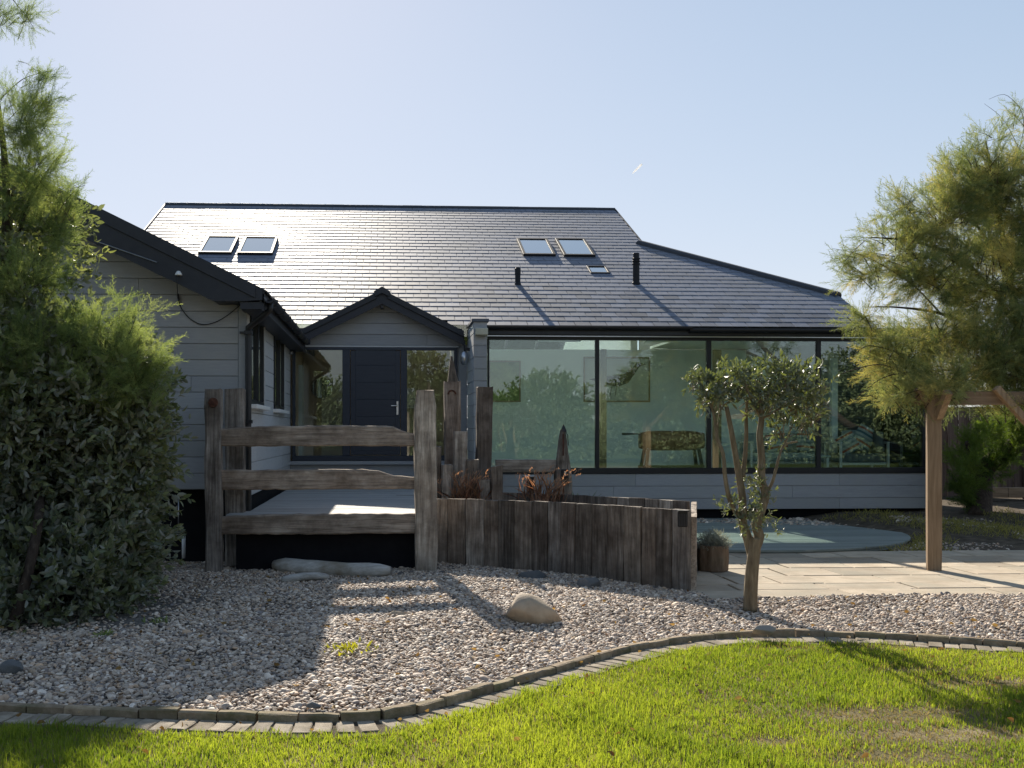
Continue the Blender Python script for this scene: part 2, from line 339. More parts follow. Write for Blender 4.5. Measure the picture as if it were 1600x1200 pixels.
MT['grass'] = leafmat('grass_blade', (.1,.155,.03), (.29,.335,.065), (1.55,1.52,.5), .56, .5, .2)
MT['grass_dry'] = leafmat('dry_grass_blade', (.2,.16,.07), (.36,.3,.14), (1.2,1.1,.7), .4, .7, .1)
MT['elae'] = leafmat('elaeagnus_leaf', (.085,.105,.065), (.26,.28,.15), (1.45,1.5,.65), .34, .42, .45, back=(.27,.27,.22))
MT['tam'] = leafmat('tamarisk_spray', (.085,.125,.055), (.37,.41,.17), (1.35,1.4,.8), .48, .6, .2, mid=(.205,.26,.1))
MT['tam_aut'] = leafmat('tamarisk_spray_autumn', (.085,.12,.055), (.46,.38,.15), (1.4,1.4,.8), .46, .6, .2, mid=(.235,.27,.12))
MT['tam_dark'] = leafmat('shrub_spray', (.05,.09,.025), (.15,.2,.045), (1.5,1.6,.6), .4, .6, .2)
MT['olive'] = leafmat('grey_green_leaf', (.06,.08,.045), (.2,.215,.125), (1.5,1.6,.5), .26, .42, .45, back=(.2,.21,.16))
MT['lav'] = leafmat('lavender_leaf', (.2,.215,.18), (.36,.37,.32), (1,1,.8), .3, .7, .2)
MT['redgrass'] = leafmat('red_grass_blade', (.26,.12,.08), (.6,.38,.24), (1.4,1.1,.8), .4, .6, .2)
MT['weed'] = leafmat('weed_leaf', (.2,.22,.03), (.4,.4,.06), (1.5,1.4,.5), .4, .5, .2)
MT['hedge'] = leafmat('hedge_leaf', (.09,.12,.06), (.22,.26,.13), (1,1,.5), .2, .5, .3)
MT['vapour'] = leafmat('ice_vapour', (.9,.9,.9), (.95,.95,.95), (1,1,1), .75, .9, 0)
MT['bankgrass'] = leafmat('bank_grass_blade', (.16,.16,.055), (.4,.36,.14), (1.5,1.4,.6), .45, .6, .15)
MT['litter'] = leafmat('fallen_leaf', (.14,.075,.03), (.42,.3,.13), (1.3,1.1,.6), .3, .7, .15)
# ------------------------------------------------------------------ ground, lawn, edging, gravel, patio
structure(MB().add([(-300,-300,-.03),(300,-300,-.03),(300,600,-.03),(-300,600,-.03)], [(0,1,2,3)]).build('ground', MT['ground']))

kpx = [(-700,1085),(-420,1090),(-200,1097),(0,1106),(150,1112),(320,1118),(450,1121),(570,1119),(640,1109),(700,1094),(770,1073),(850,1049),(950,1021),(1020,1005),(1100,994),(1200,989),(1300,989),(1400,993),(1500,999),(1600,1005),(1750,1014),(1950,1026)]
kp = [gd(u, v - np.interp(u, [0, 600, 1000, 1600], [11, 10, 6, 5]), .06) for u, v in kpx]
def catmull(P, n=12):
    out = []
    for i in range(len(P)-1):
        p0 = P[max(i-1,0)]; p1 = P[i]; p2 = P[i+1]; p3 = P[min(i+2, len(P)-1)]
        for k in range(n):
            t = k/n
            out.append(.5*((2*p1) + (p2-p0)*t + (2*p0-5*p1+4*p2-p3)*t*t + (-p0+3*p1-3*p2+p3)*t**3))
    out.append(P[-1]); return out
kc = catmull(kp)
kx = np.array([p.x for p in kc]); ky = np.array([p.y for p in kc])
kl = np.concatenate([[0], np.cumsum(np.hypot(np.diff(kx), np.diff(ky)))])
def kerb_y(x): return np.interp(x, kx, ky)
def kpt(s):
    x = np.interp(s, kl, kx); y = np.interp(s, kl, ky)
    x2 = np.interp(s+.02, kl, kx); y2 = np.interp(s+.02, kl, ky); a = math.atan2(y2-y, x2-x)
    return x, y, a
XS = np.linspace(-9, 12, 90)
def sheet(name, mat, xs, ylo, yhi, zf, ny=8):
    V = []; F = []
    for i, x in enumerate(xs):
        for j in range(ny):
            y = ylo(x) + (yhi(x)-ylo(x))*j/(ny-1); V.append((x, y, zf(x, y)))
    for i in range(len(xs)-1):
        for j in range(ny-1):
            a = i*ny+j; F.append((a, a+ny, a+ny+1, a+1))
    m = MB(); m.add(V, F); return m.build(name, mat, smooth=True)
structure(sheet('lawn', MT['lawn'], XS, lambda x: -14, lambda x: kerb_y(x)-.24, lambda x, y: 0.0, 12))

edging = empty('brick_edging', (kpt(12)[0], kpt(12)[1], 0))
tag(edging, 'curved edging of raised kerb bricks and flat pavers between gravel and lawn', 'edging')
MB().add([(x, y-.34, .004) for x, y in zip(kx, ky)] + [(x, y+.12, .004) for x, y in zip(kx, ky)], [(i, i+1, len(kx)+i+1, len(kx)+i) for i in range(len(kx)-1)]).build('mortar_bed', MT['soil'], None)
keep(bpy.data.objects['mortar_bed'], edging)
rk = random.Random(3)
kmesh = []
for k in range(6):
    m = timber(.218, .062, .1, 100+k, n=4, c=.009, amp=.0025, axis='X').mesh('kerb_brick'); m.materials.append(MT['kerb']); kmesh.append(m)
pmesh = []
for k in range(6):
    m = timber(.2, .1, .05, 140+k, n=3, c=.006, amp=.003, axis='X').mesh('paver'); m.materials.append(MT['paver']); pmesh.append(m)
s = .1
while s < kl[-1]-.3:
    x, y, a = kpt(s+.11)
    o = bpy.data.objects.new('kerb_brick', rk.choice(kmesh)); col.objects.link(o)
    o.matrix_world = Matrix.Translation((x - cos(a)*.109, y - sin(a)*.109, .003 + rk.uniform(-.006,.006))) @ Euler((rk.uniform(-.04,.04), rk.uniform(-.02,.02), a + rk.uniform(-.025,.025))).to_matrix().to_4x4()
    mw = o.matrix_world.copy(); o.parent = edging; o.matrix_parent_inverse = Matrix.Translation(-edging.location); o.matrix_basis = mw
    s += .226
s = .1
while s < kl[-1]-.3:
    x, y, a = kpt(s)
    nx, ny = sin(a), -cos(a)
    o = bpy.data.objects.new('paver', rk.choice(pmesh)); col.objects.link(o)
    mw = Matrix.Translation((x + nx*.052, y + ny*.052, -.012 + rk.uniform(-.006,.004))) @ Euler((rk.uniform(-.02,.02), rk.uniform(-.02,.02), a - pi/2 + rk.uniform(-.05,.05))).to_matrix().to_4x4()
    o.parent = edging; o.matrix_parent_inverse = Matrix.Translation(-edging.location); o.matrix_basis = mw
    s += .106

# gravel bed
WALL_F = [gd(u, v, .05) for u, v in [(664,884),(760,889),(850,897),(950,908),(1030,918),(1072,925)]]
bx = [-9, -2.3, WALL_F[0].x, WALL_F[1].x, WALL_F[2].x, WALL_F[3].x, WALL_F[5].x, WALL_F[5].x+.12]
by = [13.4, 13.2, WALL_F[0].y+.1, WALL_F[1].y+.06, WALL_F[2].y+.06, WALL_F[3].y+.06, WALL_F[5].y+.06, WALL_F[5].y-.1]
PF = gd(1110, 935, .06)
bx += [PF.x+.03, 3.5, 12]; by += [PF.y, PF.y+.02, PF.y+.12]
def grav_back(x): return np.interp(x, bx, by)
def grav_z(x, y):
    d = y - kerb_y(x)
    return .03 + .05*np.clip(d/2.5, 0, 1) + .012*np.sin(1.7*x+.6*y) + .01*np.sin(3.1*y-1.3*x)
structure(sheet('gravel_bed', MT['grit'], XS, lambda x: kerb_y(x)+.03, lambda x: grav_back(x), lambda x, y: grav_z(x, y)-.014, 14))

pebc = bpy.data.collections.new('pebble_shapes')
rp = random.Random(11)
for k in range(8):
    bm = bmesh.new(); bmesh.ops.create_icosphere(bm, subdivisions=2, radius=.5)
    dirs = [Vector((rp.gauss(0,1), rp.gauss(0,1), rp.gauss(0,1))).normalized() for _ in range(6)]; amp = [rp.uniform(-.13,.16) for _ in range(6)]
    fl = rp.uniform(.32,.6); el = rp.uniform(.55,.9)
    for v in bm.verts:
        n = v.co.normalized(); g = 1 + sum(a*max(0, n.dot(d))**2 for a, d in zip(amp, dirs))
        v.co = Vector((v.co.x*g, v.co.y*g*el, v.co.z*g*fl))
    me = bpy.data.meshes.new('pebble'); bm.to_mesh(me); bm.free()
    me.polygons.foreach_set('use_smooth', [True]*len(me.polygons)); me.materials.append(MT['pebble'])
    o = bpy.data.objects.new('pebble_shape', me); pebc.objects.link(o)
def instancer_group():
    g = bpy.data.node_groups.new('pebble_scatter', 'GeometryNodeTree')
    g.interface.new_socket('Geometry', in_out='INPUT', socket_type='NodeSocketGeometry')
    g.interface.new_socket('Geometry', in_out='OUTPUT', socket_type='NodeSocketGeometry')
    gi = g.nodes.new('NodeGroupInput'); go = g.nodes.new('NodeGroupOutput')
    ci = g.nodes.new('GeometryNodeCollectionInfo'); ci.inputs['Collection'].default_value = pebc
    ci.inputs['Separate Children'].default_value = True; ci.inputs['Reset Children'].default_value = True
    ip = g.nodes.new('GeometryNodeInstanceOnPoints'); ip.inputs['Pick Instance'].default_value = True
    def na(nm, t):
        n = g.nodes.new('GeometryNodeInputNamedAttribute'); n.data_type = t; n.inputs[0].default_value = nm; return n.outputs[0]
    e = g.nodes.new('FunctionNodeEulerToRotation')
    L = g.links.new
    L(gi.outputs[0], ip.inputs['Points']); L(ci.outputs[0], ip.inputs['Instance'])
    L(na('rot', 'FLOAT_VECTOR'), e.inputs[0]); L(e.outputs[0], ip.inputs['Rotation'])
    L(na('scl', 'FLOAT_VECTOR'), ip.inputs['Scale']); L(na('idx', 'INT'), ip.inputs['Instance Index'])
    L(ip.outputs[0], go.inputs[0]); return g
PG = instancer_group()
def scatter(name, P, size, seed):
    r = np.random.default_rng(seed); n = len(P)
    me = bpy.data.meshes.new(name); me.vertices.add(n); me.vertices.foreach_set('co', np.asarray(P, dtype=np.float32).ravel())
    rot = np.stack([r.normal(0,.38,n), r.normal(0,.38,n), r.uniform(0,6.28,n)], 1)
    a = me.attributes.new('rot', 'FLOAT_VECTOR', 'POINT'); a.data.foreach_set('vector', rot.astype(np.float32).ravel())
    scl = size[:,None]*r.uniform(.85,1.15,(n,3))
    a = me.attributes.new('scl', 'FLOAT_VECTOR', 'POINT'); a.data.foreach_set('vector', scl.astype(np.float32).ravel())
    a = me.attributes.new('idx', 'INT', 'POINT'); a.data.foreach_set('value', r.integers(0,8,n).astype(np.int32))
    me.update(); me.materials.append(MT['pebble'])
    o = bpy.data.objects.new(name, me); col.objects.link(o)
    md = o.modifiers.new('scatter', 'NODES'); md.node_group = PG
    return o
rg = np.random.default_rng(5)
n = 290000
px = rg.uniform(-5.2, 8.2, n); py = rg.uniform(5.8, 13.4, n)
ok = (py > kerb_y(px)+.035) & (py < grav_back(px)-.01)
bare_ = np.exp(-(((px+3.0)/1.5)**2 + ((py-9.6)/1.3)**2))*1.5 + .35*np.sin(3.7*px+2.1*py)*np.sin(2.3*px-3.3*py+1) + .12*np.sin(9*px)*np.sin(8*py)
ok &= rg.uniform(size=n) > np.clip(bare_*.9, 0, .93)
px = px[ok]; py = py[ok]
sz = np.exp(rg.normal(math.log(.0275), .38, len(px))); sz = np.clip(sz, .014, .09)
pz = grav_z(px, py) + rg.uniform(-.012, .008, len(px)) - sz*.1
# strip along the glazed wall, and the bank
n2 = 5000; qx = rg.uniform(3.6, 9.2, n2); qy = rg.uniform(16.9, 18.5, n2); q = qy > 18.1 - .35*np.clip(qx-4, 0, 3.2)
qx = qx[q]; qy = qy[q]; qs = np.exp(rg.normal(math.log(.055), .35, len(qx))); qz = .06 + rg.uniform(0,.04,len(qx))
n3 = 3500; wx = rg.uniform(6.6, 9.8, n3); wy = rg.uniform(13.9, 17.5, n3); ws = np.exp(rg.normal(math.log(.035), .3, n3))
from_bank = lambda x, y: .03 + (.2*np.clip((y-14)/4, 0, 1) + .04*np.sin(2*x+y)*np.clip((y-14)/2, 0, 1))*np.clip((x-6.9)/1.2, 0, 1)
keepb = (np.sin(2.3*wx+1.1*wy)+np.sin(1.1*wx-2.7*wy) > .2); wx, wy, ws = wx[keepb], wy[keepb], ws[keepb]
wz = from_bank(wx, wy)
P = np.concatenate([np.stack([px,py,pz],1), np.stack([qx,qy,qz],1), np.stack([wx,wy,wz],1)])
gv = scatter('gravel', P, np.concatenate([sz, qs, ws]), 8)
tag(gv, 'mixed beach pebbles covering the garden bed beside the lawn', 'gravel', kind='stuff')

# patio of irregular buff slabs
patio = structure(MB().box(PF.x-.4, 13, PF.y+.03, 14.6, -.02, .03).build('patio', MT['soil']))
rs = random.Random(21)
y = PF.y + .02
row = 0
while y < 13.55:
    h = rs.choice([.42,.5,.58,.64]); x = PF.x - .5 + rs.uniform(0,.3)
    while x < 11.5:
        w = rs.choice([.45,.6,.75,.9]); g = rs.uniform(.007,.013)
        hh = h
        j = lambda: rs.uniform(-.006,.006)
        zt = .058 + rs.uniform(-.004,.004)
        sl = lambda X: .012*(X-PF.x)          # the front edge runs very slightly away from the house
        P4 = [(x+g+j(), y+g+sl(x)+j(), .02), (x+w-g+j(), y+g+sl(x)+j(), .02), (x+w-g+j(), y+hh-g+sl(x)+j(), .02), (x+g+j(), y+hh-g+sl(x)+j(), .02)]
        wallx = WALL_F[5].x + .3
        if not (x + w < wallx or (y > 11.2 and x + w < wallx + .1)):
            m = MB(); m.prism(P4, (0, 0, zt-.02)); m.build('slab', MT['slab'], patio, bevel=.006)
        x += w
    y += h
    row += 1
bank = structure(sheet('bank', MT['soil'], np.linspace(4.8, 16, 30), lambda x: 13.6, lambda x: 26, from_bank, 14))
m = gd(1410, 812, .2)
for k, (u, v, w, d) in enumerate([(1418,812,.95,.75), (1590,800,1.5,.9)]):
    c = gd(u, v, [.09,.2][k])
    st = MB().add([], []); P4 = [c + Vector((-w/2,-d/2,0)), c + Vector((w/2,-d/2+.06,0)), c + Vector((w/2-.05,d/2,0)), c + Vector((-w/2+.08,d/2,0))]
    o = st.prism([p - Vector((0,0,.05)) for p in P4], (0,0,.06)).build('stepping_slab', MT['slab_dark'], None, bevel=.01)
    tag(o, ['grey stepping slab on the gravel below the right end of the glazing', 'grey stepping slab on the bank by the sleeper edging'][k], 'slab')
# ------------------------------------------------------------------ the house
YW, YP, YG = 12.75, 18.62, 18.55        # planes of the wing gable, the porch wall and the glazed wall
house = empty('house', (0, 20, 0)); tag(house, 'single storey grey clad house with slate roof and long glazed wall', 'house')
def part(name, mb, mat, parent=None, **kw):
    o = mb.build(name, mat, None, **kw)
    if parent is None: keep(o, house)
    else: o.parent = parent
    return o
def clip(poly, axis, val, sign):
    out = []
    for i in range(len(poly)):
        a, b = poly[i], poly[(i+1) % len(poly)]
        da = (a[axis]-val)*sign; db = (b[axis]-val)*sign
        if da >= 0: out.append(a)
        if (da >= 0) != (db >= 0):
            t = da/(da-db); out.append(tuple(a[k]+(b[k]-a[k])*t for k in range(2)))
    return out
def clad(parent, poly, to3, nrm, course, zref, mat, th=.02):
    """horizontal boards over a convex (a, z) polygon; to3 maps (a, z) to a point, nrm is the outward direction"""
    zs = [p[1] for p in poly]; k = math.floor((min(zs)-zref)/course)
    while zref + k*course < max(zs):
        p = clip(clip(poly, 1, zref+k*course+.0035, 1), 1, zref+(k+1)*course-.0035, -1)
        k += 1
        if len(p) < 3: continue
        if max(q[1] for q in p) - min(q[1] for q in p) < .012: continue
        a0_, a1_ = min(q[0] for q in p), max(q[0] for q in p); cuts = [a0_-1]
        if a1_ - a0_ > 2.4:                       # long runs are made of butted lengths
            s_ = a0_ + R0.uniform(.8, 2.6)
            while s_ < a1_-.5: cuts.append(s_); s_ += R0.uniform(2.4, 3.8)
        cuts.append(a1_+1)
        for c0_, c1_ in zip(cuts[:-1], cuts[1:]):
            pp_ = clip(clip(p, 0, c0_+.0015, 1), 0, c1_-.0015, -1)
            if len(pp_) < 3: continue
            m = MB(); P = [Vector(to3(*q)) for q in pp_]
            m.prism(P, Vector(nrm)*(th + R0.uniform(-.0015,.0015))); m.build('board', mat, parent, bevel=.003)
XW = at(385, 600, YW).x                  # right corner of the wing
# wing gable wall
zb = at(300, 765, YW).z
e = at(413, 455, YW-.4); WS = .49
XR_ = -5.3
def wing_z(x): return e.z + WS*(e.x - x) if x > XR_ else e.z + WS*(e.x - XR_) - WS*(XR_ - x)
XL = 2*XR_ - XW
gw = part('gable_wall', MB().prism([(XL, YW+.03, zb), (XW-.02, YW+.03, zb), (XW-.02, YW+.03, wing_z(XW)-.12), (XR_, YW+.03, wing_z(XR_)-.12), (XL, YW+.03, wing_z(XL)-.12)], (0, .15, 0)), MT['siding'])
cb = .095
clad(gw, [(-4.6, zb), (XW-cb, zb), (XW-cb, wing_z(XW-cb)-.14), (-4.6, wing_z(-4.6)-.14)], lambda a, z: (a, YW+.03, z), (0,-1,0), .188, zb, MT['siding'])
MB().box(XW-cb+.004, XW+.0, YW-.004, YW+.09, zb, wing_z(XW)-.14).build('corner_board', MT['siding'], gw, bevel=.003)
# wing side wall with two windows
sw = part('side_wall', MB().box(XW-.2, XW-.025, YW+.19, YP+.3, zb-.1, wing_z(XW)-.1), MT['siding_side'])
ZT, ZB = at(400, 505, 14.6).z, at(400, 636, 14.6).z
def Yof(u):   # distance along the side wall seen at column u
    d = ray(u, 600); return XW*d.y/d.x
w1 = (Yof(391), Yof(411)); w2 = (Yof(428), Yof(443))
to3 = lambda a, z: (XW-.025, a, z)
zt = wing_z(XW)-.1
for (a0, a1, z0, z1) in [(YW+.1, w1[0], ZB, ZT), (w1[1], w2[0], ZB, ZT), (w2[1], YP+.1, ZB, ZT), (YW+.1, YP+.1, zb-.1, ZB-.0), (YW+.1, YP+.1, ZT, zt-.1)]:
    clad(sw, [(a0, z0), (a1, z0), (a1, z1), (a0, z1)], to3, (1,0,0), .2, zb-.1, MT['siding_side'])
MB().box(XW-.02, XW+.012, YW+.1, YP, zt-.1, zt+.02).build('frieze_board', MT['siding_side'], sw)
for (a0, a1) in (w1, w2):
    wdw = part('side_window', MB().box(XW-.024, XW+.012, a0, a0+.06, ZB, ZT).box(XW-.024, XW+.012, a1-.06, a1, ZB, ZT).box(XW-.024, XW+.012, a0+.06, a1-.06, ZT-.06, ZT).box(XW-.024, XW+.012, a0+.06, a1-.06, ZB, ZB+.06).box(XW-.024, XW+.02, (a0+a1)/2-.03, (a0+a1)/2+.03, ZB+.06, ZT-.06), MT['frame'])
    MB().box(XW-.02, XW-.012, a0+.06, (a0+a1)/2-.03, ZB+.06, ZT-.06).build('pane', MT['glass_dark'], wdw)
    MB().box(XW-.02, XW-.012, (a0+a1)/2+.03, a1-.06, ZB+.06, ZT-.06).build('pane', MT['glass_dark'], wdw)
    MB().box(XW-.02, XW+.09, a0-.06, a1+.06, ZB-.05, ZB).build('window_sill', MT['white'], wdw, bevel=.005)
    MB().box(XW-.022, XW+.02, a1, a1+.09, ZB, ZT).build('window_trim', MT['siding_side'], wdw)
# plinth in near-black, standing in for the shade below the wing and the deck
part('void_plinth', MB().box(XL, XW-.05, YW+.25, YW+.35, -.02, zb+.02).box(XW-.15, XW-.05, YW+.25, YP, -.02, zb), MT['void'])
part('waste_pipe', MB().tube([at(287,872,YW+.05), at(287,838,YW+.05)], .022, 10), MT['white'], smooth=True)
part('cable_duct', MB().tube([at(279,838,YW+.1), at(279,772,YW+.1)], .008, 8), MT['silver'], smooth=True)
# wing roof, barge, gutter, downpipe
YB = YW-.42
def wing_prism(y0, y1, dz0, dz1, xr):
    m = MB()
    m.prism([(xr, y0, wing_z(xr)+dz0), (XR_, y0, wing_z(XR_)+dz0), (XR_, y0, wing_z(XR_)+dz1), (xr, y0, wing_z(xr)+dz1)], (0, y1-y0, 0))
    xl = 2*XR_ - xr
    m.prism([(xl, y0, wing_z(xl)+dz0), (XR_, y0, wing_z(XR_)+dz0), (XR_, y0, wing_z(XR_)+dz1), (xl, y0, wing_z(xl)+dz1)], (0, y1-y0, 0)); return m
wr = part('wing_roof', wing_prism(YB+.03, YP+2.6, -.14, -.005, e.x), MT['ridge'])
# barge board with a boxed, level foot
bx0 = at(333, 470, YB).x; bz0 = at(333, 470, YB).z
bpoly = [(-5.3, wing_z(-5.3)), (-5.3, wing_z(-5.3)-.40), (bx0, bz0), (at(381,471,YB).x, bz0), (e.x, e.z-.09), (e.x, e.z)]
bar_ = part('barge_board', MB().prism([(x, YB, z) for x, z in [(-5.3, wing_z(-5.3)), (-5.3, wing_z(-5.3)-.42), (bx0, bz0), (bx0, wing_z(bx0))]], (0,.028,0)).prism([(x, YB, z) for x, z in [(bx0, wing_z(bx0)), (bx0, bz0), (at(381,471,YB).x, bz0), (e.x-.02, e.z-.1), (e.x-.02, e.z+.01)]], (0,.028,0)), MT['fascia'])
MB().prism([(-5.3, YB-.022, wing_z(-5.3)+.02), (-5.3, YB-.022, wing_z(-5.3)-.13), (e.x-.1, YB-.022, wing_z(e.x-.1)-.13), (e.x-.1, YB-.022, wing_z(e.x-.1)+.02)], (0,.02,0)).build('verge_trim', MT['fascia'], bar_, bevel=.004)
part('soffit', MB().prism([(-5.3, YB+.03, wing_z(-5.3)-.40), (bx0, YB+.03, bz0+.02), (bx0, YB+.03, bz0+.035), (-5.3, YB+.03, wing_z(-5.3)-.385)], (0,.42,0)).box(bx0, XW+.02, YB+.03, YW+.03, bz0+.005, bz0+.02), MT['fascia'])
part('eave_box', MB().box(XW-.02, e.x-.03, YB+.03, YP+.3, e.z-.2, e.z-.12).box(e.x-.03, e.x-.005, YB+.03, YP+.4, e.z-.22, e.z-.03), MT['fascia'])
gx = e.x + .055
gut = part('gutter', MB().add([(gx+.06*cos(t), yy, e.z-.075+.06*sin(t)) for yy in (YB-.02, YP-.35) for t in np.linspace(pi, 2*pi, 9)] + [(gx+.052*cos(t), yy, e.z-.07+.052*sin(t)) for yy in (YB-.02, YP-.35) for t in np.linspace(pi, 2*pi, 9)],
    [(i, i+1, 10+i, 9+i) for i in range(8)] + [(18+i+1, 18+i, 27+i, 28+i) for i in range(8)] + [(0,9,27,18), (8,26,35,17)] + [(i, 18+i, 19+i, i+1) for i in range(8)]), MT['fascia'], smooth=False)
yy = YB + .3
while yy < YP-.5:
    MB().box(gx-.068, gx+.068, yy, yy+.03, e.z-.142, e.z-.06).build('gutter_bracket', MT['fascia'], gut); yy += .9
for k in range(16):        # tile ends along the eave
    y0 = YB + .02 + k*.42
    if y0 < YP-.5: MB().prism([(e.x-.16, y0, e.z+.075), (e.x+.035, y0, e.z-.02), (e.x+.035, y0, e.z+.005), (e.x-.16, y0, e.z+.10)], (0,.41,0)).build('eave_tile', MT['ridge'], wr, bevel=.004)
dx, dy = XW+.03, YW-.06
part('downpipe', MB().tube([(gx, YB+.12, e.z-.12), (gx, YB+.12, e.z-.2), (gx-.1, YB+.2, e.z-.27), (dx, dy, e.z-.38), (dx, dy, e.z-.5), (dx, dy, .35), (dx, dy-.0, .1)], .036, 12), MT['black'], smooth=True)
for zz in (2.75, 1.72, 1.0):
    part('pipe_clip', MB().box(dx-.045, dx+.045, dy-.043, dy+.06, zz-.02, zz+.02).box(dx-.1, dx-.045, dy-.01, dy+.02, zz-.012, zz+.012), MT['black'])
# small camera on the barge with its cable
c0 = at(279, 428, YB-.02)
cm = part('security_camera', MB().lathe(c0, [(.001,.035),(.02,.03),(.035,.005),(.04,-.008),(.04,-.014)], 14), MT['white'], smooth=True)
w = [at(277,430,YB-.01), at(277,450,YB+.02), at(278,466,YW-.01), at(280,474,YW-.01), at(285,484,YW-.01), at(297,498,YW-.01), at(315,507,YW-.01), at(335,504,YW-.01), at(355,493,YW-.01), at(376,476,YW-.01)]
part('cable', MB().tube(catmull(w, 5), .006, 6), MT['black'])
part('cable_joint', MB().tube([at(278,459,YW-.012), at(280,474,YW-.012)], .013, 8), MT['black'])
part('eave_cable', MB().tube([at(150,377,YB-.028), at(245,410,YB-.028)], .006, 6), MT['silver'])

# ---------------- porch
A = at(597, 456, YP-.3); PSl = .5
def porch_z(x): return A.z - PSl*abs(x-A.x)
xl, xr = at(470, 520, YP-.3).x, at(725, 521, YP-.3).x
pwx0, pwx1 = XW-.02, at(740, 600, 17.25).x
FT, FB = at(585, 543, YP).z, at(585, 720, YP).z
fx0, fx1 = at(457, 600, YP).x, at(714, 600, YP).x
def pz(x): return porch_z(x)-.14
pw = part('porch_wall', MB().prism([(pwx0, YP+.03, FT), (pwx1, YP+.03, FT), (pwx1, YP+.03, max(FT+.02, pz(pwx1))), (A.x, YP+.03, pz(A.x)), (pwx0, YP+.03, max(FT+.02, pz(pwx0)))], (0,.1,0)).box(fx1+.005, pwx1, YP+.03, YP+.13, FB, FT-.001), MT['siding'])
clad(pw, [(pwx0, FT+.035), (pwx1, FT+.035), (pwx1, pz(pwx1)), (A.x, pz(A.x)), (pwx0, pz(pwx0))], lambda a, z: (a, YP+.03, z), (0,-1,0), .19, FT+.035, MT['siding'])
clad(pw, [(fx1+.03, FB-.2), (pwx1, FB-.2), (pwx1, FT+.03), (fx1+.03, FT+.03)], lambda a, z: (a, YP+.03, z), (0,-1,0), 3.0, FB-.2, MT['siding'])
MB().box(pwx0, fx1+.03, YP-.03, YP+.03, FT+.004, FT+.032).build('head_trim', MT['siding_side'], pw)
part('door_step', MB().box(pwx0, pwx1, YP-.1, YP+.1, FB-.06, FB-.004).box(pwx0, pwx1, YP+.0, YP+.1, FB-.36, FB-.062), MT['siding'])
pr = part('porch_roof', MB().prism([(A.x, YP-.28, A.z), (xr, YP-.28, porch_z(xr)), (xr, YP-.28, porch_z(xr)-.12), (A.x, YP-.28, A.z-.12)], (0,2.2,0)).prism([(A.x, YP-.28, A.z), (xl, YP-.28, porch_z(xl)), (xl, YP-.28, porch_z(xl)-.12), (A.x, YP-.28, A.z-.12)], (0,2.2,0)), MT['ridge'])
for s_, xe in ((1, xr), (-1, xl)):
    MB().prism([(A.x, YP-.31, A.z+.012), (xe, YP-.31, porch_z(xe)+.012), (xe, YP-.31, porch_z(xe)-.2), (A.x, YP-.31, A.z-.2)], (0,.026,0)).build('barge_board', MT['fascia'], pr)
    MB().prism([(A.x+s_*.09, YP-.345, porch_z(A.x+s_*.09)+.035), (xe, YP-.345, porch_z(xe)+.035), (xe, YP-.345, porch_z(xe)-.07), (A.x+s_*.09, YP-.345, porch_z(A.x+s_*.09)-.07)], (0,.03,0)).build('verge_trim', MT['ridge'], pr, bevel=.006)
MB().prism([(A.x, YP-.37, A.z+.085), (A.x+.14, YP-.37, A.z-.0), (A.x+.12, YP-.37, A.z-.09), (A.x, YP-.37, A.z-.03), (A.x-.12, YP-.37, A.z-.09), (A.x-.14, YP-.37, A.z-.0)], (0,.5,0)).build('ridge_cap', MT['ridge'], pr, bevel=.008)
MB().box(A.x-.02, A.x+.02, YP-.28, YP-.05, A.z-.27, A.z-.18).build('sensor', MT['black'], pr)
# door set
def X_(u): return at(u, 600, YP).x
def Z_(v): return at(585, v, YP).z
fr = .05
ds = part('door_frame', MB().box(fx0, fx1, YP-.03, YP+.04, FT-.045, FT).box(fx0, fx1, YP-.05, YP+.04, FB, FB+.09).box(fx0, fx0+.05, YP-.03, YP+.04, FB+.09, FT-.045).box(fx1-.05, fx1, YP-.03, YP+.04, FB+.09, FT-.045)
          .box(X_(535), X_(547), YP-.03, YP+.04, FB+.09, FT-.045).box(X_(626), X_(636), YP-.03, YP+.04, FB+.09, FT-.045), MT['door'], bevel=.004)
dr = part('door', MB().box(X_(547)+.008, X_(626)-.008, YP-.012, YP+.03, FB+.1, FT-.053), MT['door'], bevel=.004)
zz = FB + .18
while zz < FT-.2:
    MB().box(X_(547)+.09, X_(626)-.09, YP-.017, YP-.008, zz, zz+.285).build('door_panel', MT['door'], dr, bevel=.003); zz += .29
MB().box(X_(621)-.016, X_(621)+.016, YP-.03, YP-.0125, Z_(648), Z_(627)).tube([(X_(621), YP-.03, Z_(634)), (X_(621), YP-.075, Z_(634)), (X_(611), YP-.075, Z_(634))], .011, 8).build('door_handle', MT['silver'], dr)
sl = part('side_light', MB().box(fx0+.05, X_(535), YP, YP+.012, FB+.09, FT-.045), MT['glass_door'])
sl2 = part('side_light', MB().box(X_(636), fx1-.05, YP, YP+.012, FB+.09, FT-.045), MT['glass_door'])
hall = part('hall', MB().box(fx0-.05, fx1+.05, YP+2.4, YP+2.5, FB-.05, FT+.3).box(fx0-.1, fx0-.0, YP+.14, YP+2.4, FB-.05, FT+.3).box(fx1+.0, fx1+.1, YP+.14, YP+2.4, FB-.05, FT+.3), MT['hall'])
MB().box(fx0-.1, fx1+.1, YP+.14, YP+1.0, FT+.3, FT+.34).build('hall_ceiling', MT['ceil_in'], hall)  # stops short so the added loft daylight reaches the hall
MB().box(fx0-.1, fx1+.1, YP+.05, YP+2.5, FB-.08, FB-.04).build('hall_floor', MT['floor_in'], hall)
MB().box(X_(466), X_(472), YP+.05, YP+.4, FB+.0, FT-.3).build('pale_panel', MT['hall_pale'], hall)
